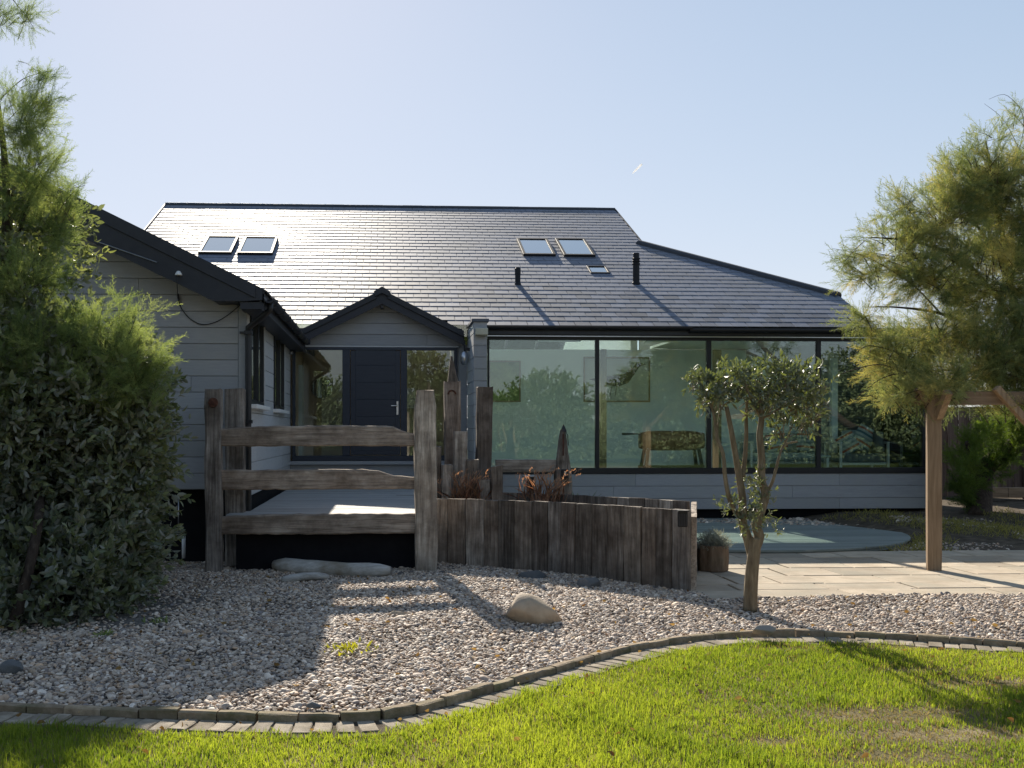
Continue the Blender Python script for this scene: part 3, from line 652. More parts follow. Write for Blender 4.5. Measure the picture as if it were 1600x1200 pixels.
MB().box(X_(490), X_(530), YP+2.3, YP+2.38, FB+.0, FT-.35).build('pale_panel', MT['hall_pale'], hall)
MB().box(X_(636), X_(655), YP+2.36, YP+2.39, FB+.95, FT-.6).build('pale_panel', MT['white'], hall)
c = at(503, 606, YP+2.2)
MB().add([(c.x+.2*cos(t), c.y, c.z+.2*sin(t)) for t in np.linspace(0,2*pi,24,endpoint=False)], [tuple(range(24))]).build('round_mirror', MT['glass_dark'], hall)
part('porch_light', MB().lathe(at(455, 551, YP-.2), [(.02,-.03),(.035,-.02),(.035,.02),(.02,.03)], 12), MT['silver'], smooth=True)
# ---------------- pillar between porch and glazing
px0, px1 = at(740, 600, 17.25).x, at(761, 600, 17.25).x
pzt, pzb = at(750, 503, 17.25).z, at(750, 765, 17.25).z - .35
pil = part('pillar', MB().box(px0+.02, px1-.0, 17.275, YP+.1, pzb, pzt), MT['siding'])
clad(pil, [(px0, pzb), (px1, pzb), (px1, pzt), (px0, pzt)], lambda a, z: (a, 17.275, z), (0,-1,0), .19, FT-1.2, MT['siding'])
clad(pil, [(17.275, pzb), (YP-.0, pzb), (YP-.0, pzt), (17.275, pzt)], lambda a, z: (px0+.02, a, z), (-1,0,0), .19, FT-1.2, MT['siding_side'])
MB().box(px0-.03, px1+.03, 17.22, YP-.2, pzt, pzt+.05).build('pillar_cap', MT['bluetrim'], pil, bevel=.005)
c = at(752, 519, 17.2)
fl_ = part('flood_light', MB().prism([(c.x-.1, 17.11, c.z+.06), (c.x-.1, 17.11, c.z-.05), (c.x-.1, 17.24, c.z-.06), (c.x-.1, 17.24, c.z+.07)], (.2,0,0)), MT['beige'], bevel=.01)
c = at(732, 553, 18.0)
wlm = part('wall_lamp', MB().lathe(Vector((px0-.09, 18.0, c.z-.12)), [(.03,-.06),(.06,-.04),(.075,.06),(.06,.13),(.03,.16)], 14), MT['silver'], smooth=True)
MB().box(px0-.08, px0-.005, 17.98, 18.02, c.z+.05, c.z+.1).tube([(px0-.09,18.0,c.z+.03),(px0-.09,18.0,c.z+.22)], .012, 8).build('lamp_bracket', MT['black'], wlm)
# ---------------- main roof
RA, RB = roofpt(262, 322), roofpt(955, 327); RY = (RA.y + RB.y)/2; RZ = roof_z(RY)
XA, XB = RA.x, RB.x
HB, HC = roofpt(997, 382), roofpt(1305, 464)
XE = HC.x + .05; YE = ROOF_Y0
def dz(p, d): return (p[0], p[1], p[2]+d)
def rp_(x, y): return (x, y, roof_z(y))
TH = .13
xcut = px1 - .05; ycut = YP + .3
roofm = MB()
roofm.prism([rp_(XA, ycut), rp_(xcut, ycut), rp_(xcut, RY), rp_(XA, RY)], (0,0,-TH))
roofm.prism([rp_(xcut, YE+.02), rp_(XB, YE+.02), rp_(XB, RY), rp_(xcut, RY)], (0,0,-TH))
roofm.prism([rp_(XB, YE+.02), rp_(XE, YE+.02), rp_(XE, HC.y), rp_(XB, HB.y)], (0,0,-TH))
yb = 2*RY - 19.5
roofm.prism([(XA, RY, RZ), (-2.0, RY, RZ), (-2.0, yb, roof_z(19.5)), (XA, yb, roof_z(19.5))], (0,0,-TH))
roof = part('roof', roofm, MT['ridge'])
# walls that carry it (gable ends, back wall, right hand end)
part('end_wall', MB().prism([(XA+.25, 20.4, .5), (XA+.25, 20.4, roof_z(20.4)-TH), (XA+.25, RY, RZ-TH), (XA+.25, yb-.3, roof_z(19.8)-TH), (XA+.25, yb-.3, .5)], (.15,0,0)), MT['siding'])
part('end_wall', MB().prism([(XB-.2, HB.y, 3), (XB-.2, HB.y, roof_z(HB.y)-TH), (XB-.2, RY, RZ-TH), (XB-.2, yb-.3, roof_z(19.8)-TH), (XB-.2, yb-.3, 3)], (.15,0,0)), MT['siding'])
part('end_wall', MB().prism([(XB, HB.y-.02, 3), (XB, HB.y-.02, HB.z-TH), (XE, HC.y-.02, HC.z-TH), (XE, HC.y-.02, 3)], (0,.1,0)), MT['siding'])
# slates
CO = cos(math.atan(ROOF_S)); SI = sin(math.atan(ROOF_S))
GA, SWD, SLN, STK = .252, .272, .5, .0075
tilt = math.atan(ROOF_S) - STK/GA
slate_mesh = []
def slate_me(w):
    m = MB(); m.box(-w/2+.005, w/2-.005, 0, SLN, 0, STK); me = m.mesh('slate'); me.materials.append(MT['slate']); return me
full = slate_me(SWD)
rr = random.Random(77)
rows = int((RY - YE)/CO/GA) + 1
def right_edge(y):
    if y <= HC.y: return XE + .02
    if y <= HB.y: return HC.x + (HB.x-HC.x)*(y-HC.y)/(HB.y-HC.y)
    return XB + .06
cand = []
sky_rects = []
for (ul, vl, ur, vr, vt_, vb_) in [(310,399,374,374,374,400),(371,400,435,375,375,401),(807,378,868,403,378,403),(867,378,930,404,378,404),(916,419,953,430,419,430)]:
    l_, r_ = roofpt(ul, vl), roofpt(ur, vr); um = (ul+ur)/2
    a = roofpt(um, vt_); b = roofpt(um, vb_); a.x = l_.x; b.x = r_.x; sky_rects.append((a, b))
for i in range(rows):
    d = i*GA; y = YE + d*CO
    x = XA - .05 - (SWD/2 if i % 2 else 0) ; xe = right_edge(y + .1)
    while x < xe:
        x0, x1 = max(x, XA-.05), min(x+SWD, xe); x += SWD
        if x1 - x0 < .05: continue
        xm = (x0+x1)/2; yt = y + GA*CO
        zt_ = roof_z(yt)
        if xm < px0 + .02 and zt_ < porch_z(xm) + .02 and xm > xl: continue
        if xm < px0 + .02 and xm <= xl + .1 and zt_ < wing_z(xm) + .04: continue
        cand.append((i, xm, x1-x0, y))
slates_stuff = MB(); n_obj = 0
order = sorted(cand, key=lambda c: -(c[2] > SWD-.01)*1.0/ (c[3]**2 + c[1]**2))   # nearest full slates first
near = set((c[0], round(c[1], 4)) for c in order[:300])
rotb = Euler((tilt, 0, 0)).to_matrix()
for (i, xm, w, y) in cand:
    base = Vector((xm, y - .012, roof_z(y) + .024))
    rot = Euler((tilt + rr.uniform(-.003,.003), rr.uniform(-.004,.004), rr.uniform(-.004,.004))).to_matrix()
    ln = min(SLN, (RY - y)/CO + .01)
    if (i, round(xm, 4)) in near and ln == SLN:
        o = bpy.data.objects.new('slate', full); col.objects.link(o); o.parent = roof
        o.matrix_basis = Matrix.Translation(base) @ rot.to_4x4()
    else:
        m = MB(); m.box(-w/2+.005, w/2-.005, 0, ln, 0, STK)
        slates_stuff.add([base + rot @ Vector(v) for v in m.v], m.f)
so = slates_stuff.build('slates', MT['slate'], roof); so['kind'] = 'stuff'
# ridge and hip tiles
def cap_me(L, name):
    m = MB(); n = 7; rad = .13
    vs = []
    for xx in (0, L-.001):
        for t in np.linspace(-.1, pi+.1, n): vs.append((xx, rad*cos(t), rad*.75*sin(t)))
        for t in np.linspace(-.1, pi+.1, n): vs.append((xx, (rad-.016)*cos(t), (rad-.016)*.75*sin(t)))
    fs = [(i, i+1, 2*n+i+1, 2*n+i) for i in range(n-1)] + [(n+i+1, n+i, 3*n+i, 3*n+i+1) for i in range(n-1)]
    fs += [(i, n+i, n+i+1, i+1) for i in range(n-1)] + [(2*n+i+1, 3*n+i+1, 3*n+i, 2*n+i) for i in range(n-1)]
    m.add(vs, fs); me = m.mesh(name, False); me.materials.append(MT['ridge']); return me
nr = 23; Lr = (XB - XA + .12)/nr; cme = cap_me(Lr, 'ridge_tile')
for k in range(nr):
    o = bpy.data.objects.new('ridge_tile', cme); col.objects.link(o); o.parent = roof
    o.location = (XA - .06 + k*Lr, RY, RZ - .035 + rr.uniform(-.002,.002))
h0 = Vector((HB.x+.02, HB.y, HB.z)); h1 = Vector((HC.x+.06, HC.y, HC.z)); dh = h1 - h0; nh = 10; cmh = cap_me(dh.length/nh, 'hip_tile')
qh = dh.to_track_quat('X', 'Z')
for k in range(nh):
    o = bpy.data.objects.new('hip_tile', cmh); col.objects.link(o); o.parent = roof
    o.location = h0 + dh*(k/nh) + Vector((0,0,.0)); o.rotation_mode = 'QUATERNION'; o.rotation_quaternion = qh
part('verge_trim', MB().bar(rp_(XA-.06, ycut-.3), (XA-.06, RY, RZ), .03, .1), MT['ridge'])
part('verge_trim', MB().bar((XB+.075, HB.y, HB.z), (XB+.075, RY, RZ), .02, .08), MT['ridge'])
# skylights
def on_roof(x, y, h): return Vector((x, y, roof_z(y))) + Vector((0, -SI, CO))*h
for k, (a, b) in enumerate(sky_rects):
    x0, x1 = a.x, max(b.x, a.x + .3); y1, y0 = a.y, b.y
    # frame bars raised above the slates, pane between
    h = .085 if k < 4 else .055; fw = .055 if k < 4 else .035
    def slabp(xa, xb, ya, yb_, h0, h1):
        return [on_roof(xa, ya, h0), on_roof(xb, ya, h0), on_roof(xb, yb_, h0), on_roof(xa, yb_, h0)], Vector((0,-SI,CO))*(h1-h0)
    m = MB()
    for (xa, xb, ya, yb_) in [(x0, x1, y0, y0+fw*1.1), (x0, x1, y1-fw, y1), (x0, x0+fw, y0+fw*1.1, y1-fw), (x1-fw, x1, y0+fw*1.1, y1-fw)]:
        m.prism(*slabp(xa, xb, ya, yb_, .0, h))
    skl = part('skylight', m, MT['black_matt'], bevel=.004)
    MB().prism(*slabp(x0+fw, x1-fw, y0+fw*1.1, y1-fw, h-.025, h-.018)).build('pane', MT['glass_roof'], skl)
    MB().prism(*slabp(x0+fw, x1-fw, y0+fw*1.1, y1-fw, .005, .012)).build('blind', MT['ceil_in'], skl)
    MB().prism(*slabp(x0-.05, x1+.05, y0-.1, y0-.002, .02, .03)).prism(*slabp(x0-.05, x0-.003, y0, y1+.04, .02, .03)).prism(*slabp(x1+.003, x1+.05, y0, y1+.04, .02, .03)).build('flashing', MT['slate'], skl)
# flues
for (u, vt, vb, wpx, ribs) in [(809, 418, 447, 8.5, 0), (994, 395, 446, 10.5, 3)]:
    p = roofpt(u, vb); r_ = wpx*p.y/FPX/2; ht = (vb-vt)*p.y/FPX
    prof = [(r_*1.25, -.12), (r_*1.2, .05), (r_, .07), (r_, ht*.62)]
    if ribs:
        for q in (.64, .72, .8): prof += [(r_, ht*q), (r_*1.22, ht*q+.008), (r_*1.22, ht*q+.025), (r_*.95, ht*q+.035)]
        prof += [(r_*.9, ht*.97), (r_*1.05, ht*.975), (r_*.9, ht)]
    else: prof += [(r_*1.1, ht*.64), (r_*1.1, ht*.95), (r_*.8, ht)]
    part('flue', MB().lathe(p, prof, 18), MT['black_matt'], smooth=False)

# ---------------- glazed wall
def gx_(u): return at(u, 640, YG).x
def gz_(v): return at(1000, v, YG).z
gz0, gz1 = gz_(740), gz_(527)
gX0, gX1 = gx_(762), gx_(1447)
XEND = gX1 + .08
mull = [(gX0, gx_(764.5)), (gx_(930), gx_(936)), (gx_(1104), gx_(1111)), (gx_(1275), gx_(1282)), (gx_(1441), gX1)]
gf = part('glazing_frame', MB().box(gX0, gX1, YG-.04, YG+.05, gz0, gz_(731)).box(gX0, gX1, YG-.04, YG+.05, gz_(532), gz1), MT['frame'], bevel=.004)
for a, b in mull: MB().box(a, b, YG-.03, YG+.06, gz_(731)-.001, gz_(532)+.001).build('mullion', MT['frame'], gf, bevel=.004)
for k in range(4):
    a = mull[k][1]; b = mull[k+1][0]
    MB().box(a, b, YG, YG+.006, gz_(731), gz_(532)).build('pane', MT['glass'], gf)
# head: aluminium drip, steel trim, gutter
hd = part('eaves_trim', MB().box(gX0-.02, XEND+.25, YG-.1, YG+.05, gz_(526), gz_(516.5)), MT['bluetrim'], bevel=.006)
MB().box(gX0-.02, XEND+.25, YG-.13, YG+.05, gz_(527.5), gz_(526)-.002).build('drip_rail', MT['silver'], hd)
def half_gutter(x0, x1, y, z, r):
    m = MB(); n = 9; ts = np.linspace(pi, 2*pi, n)
    vs = [(x, y + r*cos(t), z + r*sin(t)) for x in (x0, x1) for t in ts] + [(x, y + (r-.008)*cos(t), z + .004 + (r-.008)*sin(t)) for x in (x0, x1) for t in ts]
    fs = [(i+1, i, n+i, n+i+1) for i in range(n-1)] + [(2*n+i, 2*n+i+1, 3*n+i+1, 3*n+i) for i in range(n-1)] + [(0, 2*n, 3*n, n), (n-1, 2*n-1, 4*n-1, 3*n-1)]
    fs += [(i, i+1, 2*n+i+1, 2*n+i) for i in range(n-1)] + [(n+i+1, n+i, 3*n+i, 3*n+i+1) for i in range(n-1)]
    m.add(vs, fs); return m
zg = ROOF_Z0 + .0
part('eaves_gutter', half_gutter(gX0-.02, gx_(1076), YE-.02, zg+.01, .062), MT['frame'])
part('eaves_gutter', half_gutter(gx_(1076)-.05, XE+.05, YE-.02, zg-.03, .062), MT['frame'])
part('eaves_fascia', MB().box(gX0-.02, XE+.1, YE+.05, YG+.04, gz_(516.5)+.001, zg-.02), MT['frame'])
part('bay_roof', MB().box(XE-.3, XEND+.25, YG-.1, 23.2, gz_(516.5)+.003, gz_(513)+.02), MT['bluetrim'])
# base wall under the glazing
bz0 = at(1200, 795, YG).z
bw = part('base_wall', MB().box(gX0-.02, XEND-.02, YG+.0, YG+.12, bz0, gz0-.002), MT['siding'])
clad(bw, [(gX0-.02, bz0), (XEND-.08, bz0), (XEND-.08, gz0-.004), (gX0-.02, gz0-.004)], lambda a, z: (a, YG, z), (0,-1,0), .212, gz0-.004-.212*3, MT['siding'])
MB().box(gX1+.002, XEND, YG-.03, YG+.1, bz0, gz_(528)).build('corner_board', MT['siding'], bw, bevel=.003)
part('void_plinth', MB().box(gX0-.3, XEND-.02, YG+.16, YG+.26, -.02, bz0+.05), MT['void'])
part('right_wall', MB().box(XEND-.14, XEND-.001, 20.5, 23.2, bz0, gz_(516.5)).box(XEND-.14, XEND-.001, YG+.101, 20.499, bz0, gz0).box(XEND-.14, XEND-.001, YG+.101, 20.499, gz_(530), gz_(516.5)), MT['siding'])
sg = part('added_side_glazing', MB().box(XEND-.12, XEND-.03, YG+.102, YG+.16, gz0+.001, gz_(530)-.001).box(XEND-.12, XEND-.03, 20.42, 20.498, gz0+.001, gz_(530)-.001), MT['frame'])  # unseen side window, added to light the sofa end of the room
MB().box(XEND-.08, XEND-.074, YG+.16, 20.42, gz0+.002, gz_(530)-.002).build('pane', MT['glass_door'], sg)
# ---------------- room behind the glass
YBk = 21.4; fz = gz0 - .02; cz = gz_(531)
room = part('room', MB().box(gX0-.1, XEND-.15, YBk, YBk+.12, fz-.1, 3.235).box(gX0-.12, gX0-.03, YG+.13, YBk, fz-.1, cz+.3), MT['wall_in'])
MB().box(gX0-.1, XEND-.15, YG+.13, YBk+.1, fz-.12, fz).build('room_floor', MT['floor_in'], room)
MB().box(gX0-.1, XB-.22, YG+.06, 19.15, cz+.06, cz+.12).box(XB-.219, XEND-.15, YG+.06, YBk+.1, cz+.075, cz+.12).build('room_ceiling', MT['ceil_in'], room)  # left part stops short so the added loft daylight comes down
for k in range(4):
    a = mull[k][1] + (.9 if k < 3 else .8)
    MB().box(a, a+.75, YG+.35, YG+.5, cz+.0, cz+.05).build('ceiling_rail', MT['white'], room)
for u0, u1 in ((938.5, 948), (1116, 1127.5)):
    a = at(u0, 640, YG+.25).x; b = at(u1, 640, YG+.25).x
    MB().box(a, b, YG+.25, YG+.37, fz+.003, gz_(544)).build('column', MT['column'], room, bevel=.006)
# unseen glazed rear slope, added to bring daylight through the loft into the rooms
rg_ = MB()
for xx in np.linspace(-1.95, XB-.1, 9): rg_.bar((xx, RY+.05, RZ-.05), (xx, yb, roof_z(19.5)-.05), .06, .08)
rgo = part('added_rear_glazing', rg_, MT['frame'])
MB().prism([(-2.0, RY+.1, RZ-.06-.03), (XB, RY+.1, RZ-.06-.03), (XB, yb, roof_z(19.5)-.05), (-2.0, yb, roof_z(19.5)-.05)], (0,0,.008)).build('pane', MT['glass_door'], rgo)
part('loft_reflector', MB().box(-1.85, XB-.21, YBk+.121, yb-.3, 3.15, 3.2).prism([(-1.95,19.6,cz+.06),(-1.95,19.6,roof_z(19.6)-.2),(-1.95,RY,RZ-.2),(-1.95,yb-.4,roof_z(19.9)-.2),(-1.95,yb-.4,cz+.06)], (.1,0,0)).prism([(-1.84,19.6,roof_z(19.6)-.16),(XB-.21,19.6,roof_z(19.6)-.16),(XB-.21,RY,RZ-.16),(-1.84,RY,RZ-.16)], (0,0,-.02)), MT['ceil_in'])  # unseen white floor and lining, added to bounce daylight into the rooms
# dark boards standing in for a dark opening at the right end
xd = at(1306, 640, 20.5).x
zz = fz + .003
while zz < cz:
    MB().box(xd, XEND-.16, 20.45, 20.48, zz, min(zz+.2, cz+.05)).build('dark_opening_board', MT['wall_dark'], room, bevel=.004); zz += .205
MB().box(xd-.12, xd-.004, 20.4, 20.52, fz+.004, cz+.05).build('pier', MT['wall_in'], room)

# ---------------- things inside
def pic(u0, v0, u1, v1, Y, label, mat, frame=MT['column']):
    a, b = at(u0, v0, Y), at(u1, v1, Y)
    r = empty('framed_picture', ((a.x+b.x)/2, Y, b.z)); tag(r, label, 'picture')
    def kp_(o): return keep(o, r)
    kp_(MB().box(a.x-.03, b.x+.03, Y-.03, Y-.002, a.z, a.z+.03).box(a.x-.03, b.x+.03, Y-.03, Y-.002, b.z-.03, b.z).box(a.x-.03, a.x, Y-.03, Y-.002, b.z, a.z).box(b.x, b.x+.03, Y-.03, Y-.002, b.z, a.z).build('frame', frame))
    pp = kp_(MB().box(a.x, b.x, Y-.012, Y-.003, b.z, a.z).build('print', mat)); return r, pp, a, b
r_, pp, a, b = pic(914, 560, 1013, 626, YBk, 'framed print of a long dark bird behind the second pane', MT['print'])
m = MB(); W = b.x-a.x; H = a.z-b.z
def q(s, t): return (a.x + W*s, YBk-.014, b.z + H*t)
bird = [(.06,.5),(.2,.55),(.38,.58),(.6,.62),(.75,.78),(.82,.92),(.97,.86),(.86,.82),(.8,.68),(.68,.42),(.52,.33),(.36,.36),(.2,.46)]
m.prism([q(*p) for p in bird], (0,-.002,0)); m.build('bird_drawing', MT['ink'], pp)
m2 = MB()
for s_ in (.42, .5): m2.bar(q(s_, .35), q(s_-.03, .1), .012, .002, up=(0,1,0))
m2.build('bird_legs', MT['ink'], pp)
pic(766, 566, 811, 626, YBk, 'green framed canvas behind the first pane beside the pillar', MT['canvas_green'])
# pommel horse
hp = at(1049, 727, 19.8); hy = 19.8
ph = empty('pommel_horse', (hp.x, hy, fz)); tag(ph, 'tan leather gym pommel horse on dark legs inside the second pane', 'pommel horse')
hx0, hx1 = at(1000, 690, hy).x, at(1098, 690, hy).x; hz0, hz1 = at(1049, 704, hy).z, at(1049, 673, hy).z
m = MB(); n = 12; secs = []
for t in np.linspace(0, 1, 9):
    s_ = .8 + .2*min(1, 6*t, 6*(1-t)); xx = hx0 + (hx1-hx0)*t
    for k in range(n):
        a_ = 2*pi*k/n; cx, cy = cos(a_), sin(a_)
        secs.append((xx, hy + .19*s_*math.copysign(abs(cx)**.6, cx), (hz0+hz1)/2 + (hz1-hz0)/2*s_*math.copysign(abs(cy)**.6, cy)))
m.add(secs, [(i*n+k, (i+1)*n+k, (i+1)*n+(k+1) % n, i*n+(k+1) % n) for i in range(8) for k in range(n)] + [tuple(range(n)), tuple(8*n+k for k in reversed(range(n)))])
keep(m.build('body', MT['leather'], smooth=True), ph)
for s_, xx in ((-1, hx0+.12), (1, hx1-.12)):
    for yy in (-.14, .14):
        keep(MB().bar((xx, hy+yy, hz0+.05), (xx+s_*.07, hy+yy*1.5, fz+.002), .055, .06, up=(0,1,0)).build('leg', MT['black'], bevel=.005), ph)
keep(MB().bar((hx0-.03, hy, fz+.1), (hx1+.03, hy, fz+.1), .05, .05).build('stretcher', MT['black']), ph)
keep(MB().tube([at(972,678,hy-.1), at(1000,678,hy-.1), at(1026,678,hy-.1)], [.022,.009,.009], 8).build('handle_bar', MT['black']), ph)
# sofas
def sofa(name, label, x0, x1, y0, y1, back, fab, group):
    r = empty(name, ((x0+x1)/2, (y0+y1)/2, fz)); tag(r, label, 'sofa', group)
    zs = fz + .3
    m = MB()
    for xx in (x0+.025, x1-.025):
        for yy in (y0+.025, y1-.025): m.box(xx-.022, xx+.022, yy-.022, yy+.022, fz+.002, fz+.52)
        m.box(xx-.022, xx+.022, y0, y1, fz+.521, fz+.555)
    m.box(x0, x1, y0+.05, y0+.09, fz+.12, fz+.17).box(x0, x1, y1-.09, y1-.05, fz+.12, fz+.17)
    keep(m.build('frame', MT['white'], bevel=.006), r)
    keep(MB().box(x0+.06, x1-.06, y0+.03, y1-.03, fz+.172, fz+.34).build('seat_cushion', fab, bevel=.04, seg=3), r)
    if back == 'y': keep(MB().box(x0+.06, x1-.06, y1-.2, y1-.05, fz+.345, fz+.72).build('back_cushion', fab, bevel=.05, seg=3), r)
    else: keep(MB().box(x1-.24, x1-.08, y0+.05, y1-.08, fz+.345, fz+.75).build('back_cushion', fab, bevel=.05, seg=3), r)
    return r
sx1 = at(1379, 700, 20.0).x
sofa('sofa', 'white framed sofa end with grey back cushion inside the fourth pane', at(1306,700,20.0).x-.05, sx1, 19.7, 20.45, 'x', MT['fabric_grey'], None)
sofa('long_sofa', 'long pale blue sofa against the back wall behind the small tree', at(1165,700,20.8).x, at(1290,700,20.8).x, 20.5, 21.3, 'y', MT['fabric'], None)
def cushion(label, c, w, h, d, rot, mat):
    bm = bmesh.new(); bmesh.ops.create_grid(bm, x_segments=8, y_segments=8, size=.5)
    me_v = []; 
    m = MB(); n = 9
    top = []; bot = []
    for i in range(n):
        for j in range(n):
            s_ = i/(n-1)*2-1; t = j/(n-1)*2-1
            pf = (1-s_**4)*(1-t**4); pinch = 1 - .08*(s_*s_*t*t)
            top.append((s_*w/2*pinch, -d/2*pf**.6 if pf > 0 else 0, t*h/2*pinch)); bot.append((s_*w/2*pinch, d/2*pf**.6 if pf > 0 else 0, t*h/2*pinch))
    F = [(i*n+j, (i+1)*n+j, (i+1)*n+j+1, i*n+j+1) for i in range(n-1) for j in range(n-1)]
    m.add(top, F); m.add(bot, [tuple(reversed(f)) for f in F]); bm.free()
    o = m.build('cushion', mat, None, smooth=True); o.location = c; o.rotation_euler = rot
    return tag(o, label, 'cushion', 'scatter cushions on the sofas')
cushion('striped cushion tipped on its corner at the sofa end', Vector((at(1352,700,19.9).x, 19.95, fz+.62)), .42, .46, .16, (0, radians(30), radians(8)), MT['stripe'])
cushion('striped cushion leaning low beside the grey back cushion', Vector((at(1325,700,19.9).x, 19.9, fz+.53)), .38, .38, .15, (radians(-12), radians(-28), 0), MT['stripe'])
cushion('pale cushion leaning behind the striped ones', Vector((at(1335,700,20.2).x, 20.25, fz+.56)), .46, .44, .16, (radians(-10), 0, 0), MT['fabric'])
cushion('striped cushion on the long sofa just left of the third mullion', Vector((at(1262,700,20.9).x, 20.95, fz+.53)), .42, .4, .15, (radians(-14), radians(6), 0), MT['stripe'])
cushion('striped cushion on the long sofa behind the tree stems', Vector((at(1215,700,20.9).x, 20.95, fz+.53)), .42, .4, .15, (radians(-14), radians(-8), 0), MT['stripe'])
ct = empty('coffee_table', (at(1230,710,20.6).x, 20.5, fz)); tag(ct, 'low white coffee table in front of the long sofa', 'table')
tx0, tx1 = at(1190,710,19.8).x, at(1290,710,19.8).x
keep(MB().box(tx0, tx1, 19.55, 20.15, fz+.27, fz+.31).build('table_top', MT['fabric'], bevel=.006), ct)
for xx in (tx0+.05, tx1-.05):
    for yy in (19.6, 20.1): keep(MB().box(xx-.025, xx+.025, yy-.025, yy+.025, fz+.002, fz+.269).build('leg', MT['white']), ct)
kb = empty('side_cabinet', (at(1130,710,21.2).x, 21.2, fz)); tag(kb, 'low white cabinet inside beside the third pane edge', 'cabinet')
cx0, cx1 = at(1098,710,21.2).x, at(1142,710,21.2).x
keep(MB().box(cx0, cx1, 20.8, 21.2, fz+.005, fz+.42).build('carcass', MT['wall_in']), kb); keep(MB().box(cx0-.02, cx1+.02, 20.78, 21.22, fz+.421, fz+.45).build('top', MT['ceil_in']), kb)
# ------------------------------------------------------------------ footbridge, timber walls, posts
YBR = 12.0
fb = empty('footbridge', (at(500, 800, YBR).x, YBR, 0)); tag(fb, 'boarded entrance bridge with three rough timber rails and chunky posts', 'bridge')
def place(mb, name, mat, loc, rot=(0,0,0), parent=None, bevel=0, smooth=False):
    o = mb.build(name, mat, None, bevel=bevel, smooth=smooth)
    M_ = Matrix.Translation(Vector(loc)) @ Euler(rot).to_matrix().to_4x4()
    o.matrix_basis = M_
    if parent is not None: keep(o, parent)
    return o
DZ = at(500, 804, YBR).z
def post(u0, u1, vt, Y, name, mat, parent, seed, z0=-.05, d=.2, taper=None, tilt=0, amp=.007):
    a, b = at(u0, vt, Y), at(u1, vt, Y); w = b.x-a.x
    return place(timber(a.z-z0, w, d, seed, n=12, c=.016, amp=amp, top=taper), name, mat, ((a.x+b.x)/2, Y, z0), (0, tilt, 0), parent)
p_ = post(322, 347, 608, YBR, 'post', MT['wood_dark'], fb, 1, d=.2); p_['label'] = 'dark front post with rusty bolt plate'
post(353, 382, 607, YBR+.45, 'post', MT['wood_dark'], fb, 2, d=.2, z0=.1)
post(648, 682, 610, YBR-.02, 'post', MT['wood_grey'], fb, 3, d=.24, taper=lambda t: (1 if t < .93 else .8, 1))
c = at(333, 629, YBR-.115)
keep(MB().lathe((0,0,0), [(.055,0),(.05,.012),(.02,.014),(.018,.03),(.001,.03)], 12).build('bolt_plate', MT['rust']), fb).matrix_basis = Matrix.Translation(c) @ Euler((pi/2,0,0)).to_matrix().to_4x4()
def rail(u0, u1, prof, Y, seed, d=.12):
    """prof: list of (t, v_top, v_bottom) along the rail"""
    r = random.Random(seed); x0 = at(u0, 700, Y).x; x1 = at(u1, 700, Y).x
    vs = []; n = 26; ch = .014; fs = []
    tt = [p[0] for p in prof]; tp = [at(500, p[1], Y).z for p in prof]; bt = [at(500, p[2], Y).z for p in prof]
    for i in range(n):
        t = i/(n-1); z1 = np.interp(t, tt, tp) + r.uniform(-.005,.005); z0 = np.interp(t, tt, bt) + r.uniform(-.005,.005); x = x0 + (x1-x0)*t
        D = d/2 + r.uniform(-.004,.004)
        for (y, z) in [(-D, z0+ch), (-D+ch, z0), (D-ch, z0), (D, z0+ch), (D, z1-ch), (D-ch, z1), (-D+ch, z1), (-D, z1-ch)]:
            vs.append((x, Y + y, z + r.uniform(-.002,.002)))
    for i in range(n-1):
        for k in range(8): fs.append((i*8+k, (i+1)*8+k, (i+1)*8+(k+1) % 8, i*8+(k+1) % 8))
    fs.append(tuple(range(8))); fs.append(tuple((n-1)*8+k for k in reversed(range(8))))
    m = MB(); m.add(vs, fs); return keep(m.build('rail', MT['wood_rail']), fb)
rail(344, 652, [(0,670,697),(.18,666,697),(.3,665,697),(.8,665,697),(.88,667,697),(.93,674,697),(1,679,697)], YBR+.01, 5)
rail(344, 652, [(0,734,765),(.7,733,764),(.8,736,764),(.88,743,764),(1,746,764)], YBR+.01, 6)
rail(344, 652, [(0,806,833),(.3,803,834),(1,803,834)], YBR+.01, 7)
bm_ = timber(at(664,700,YBR).x - at(352,700,YBR).x, .14, .028, 9, n=3, c=.004, amp=.0015, axis='X').mesh('deck_board'); bm_.materials.append(MT['deck'])
dx0 = at(352, 800, YBR).x
yy = YBR + .13
k = 0
bm2 = timber(at(660,700,YBR).x - XW + .3, .14, .028, 10, n=3, c=.004, amp=.0015, axis='X').mesh('deck_board'); bm2.materials.append(MT['deck'])
while yy < YP-.12:
    o = bpy.data.objects.new('deck_board', bm_ if yy < YW-.15 else bm2); col.objects.link(o)
    o.matrix_basis = Matrix.Translation((dx0 if yy < YW-.15 else XW+.06, yy, DZ-.016 + R0.uniform(-.0015,.0015))); keep(o, fb)
    yy += .146
xr_ = at(655,700,YBR).x
keep(MB().box(dx0+.1, xr_+.2, YBR+.12, YBR+.19, -.02, DZ-.032).build('underdeck_shade_sheet', MT['void']), fb)  # near-black sheet standing in for the shade under the deck
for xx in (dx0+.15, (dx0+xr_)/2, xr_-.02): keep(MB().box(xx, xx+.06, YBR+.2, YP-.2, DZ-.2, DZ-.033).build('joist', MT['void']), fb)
hm = at(634, 772, YBR+1.7); c = gd(632, 773, DZ)
keep(MB().box(c.x-.12, c.x+.3, c.y-.15, c.y+.35, DZ-.001, DZ+.004).build('floor_hatch', MT['deck']), fb)

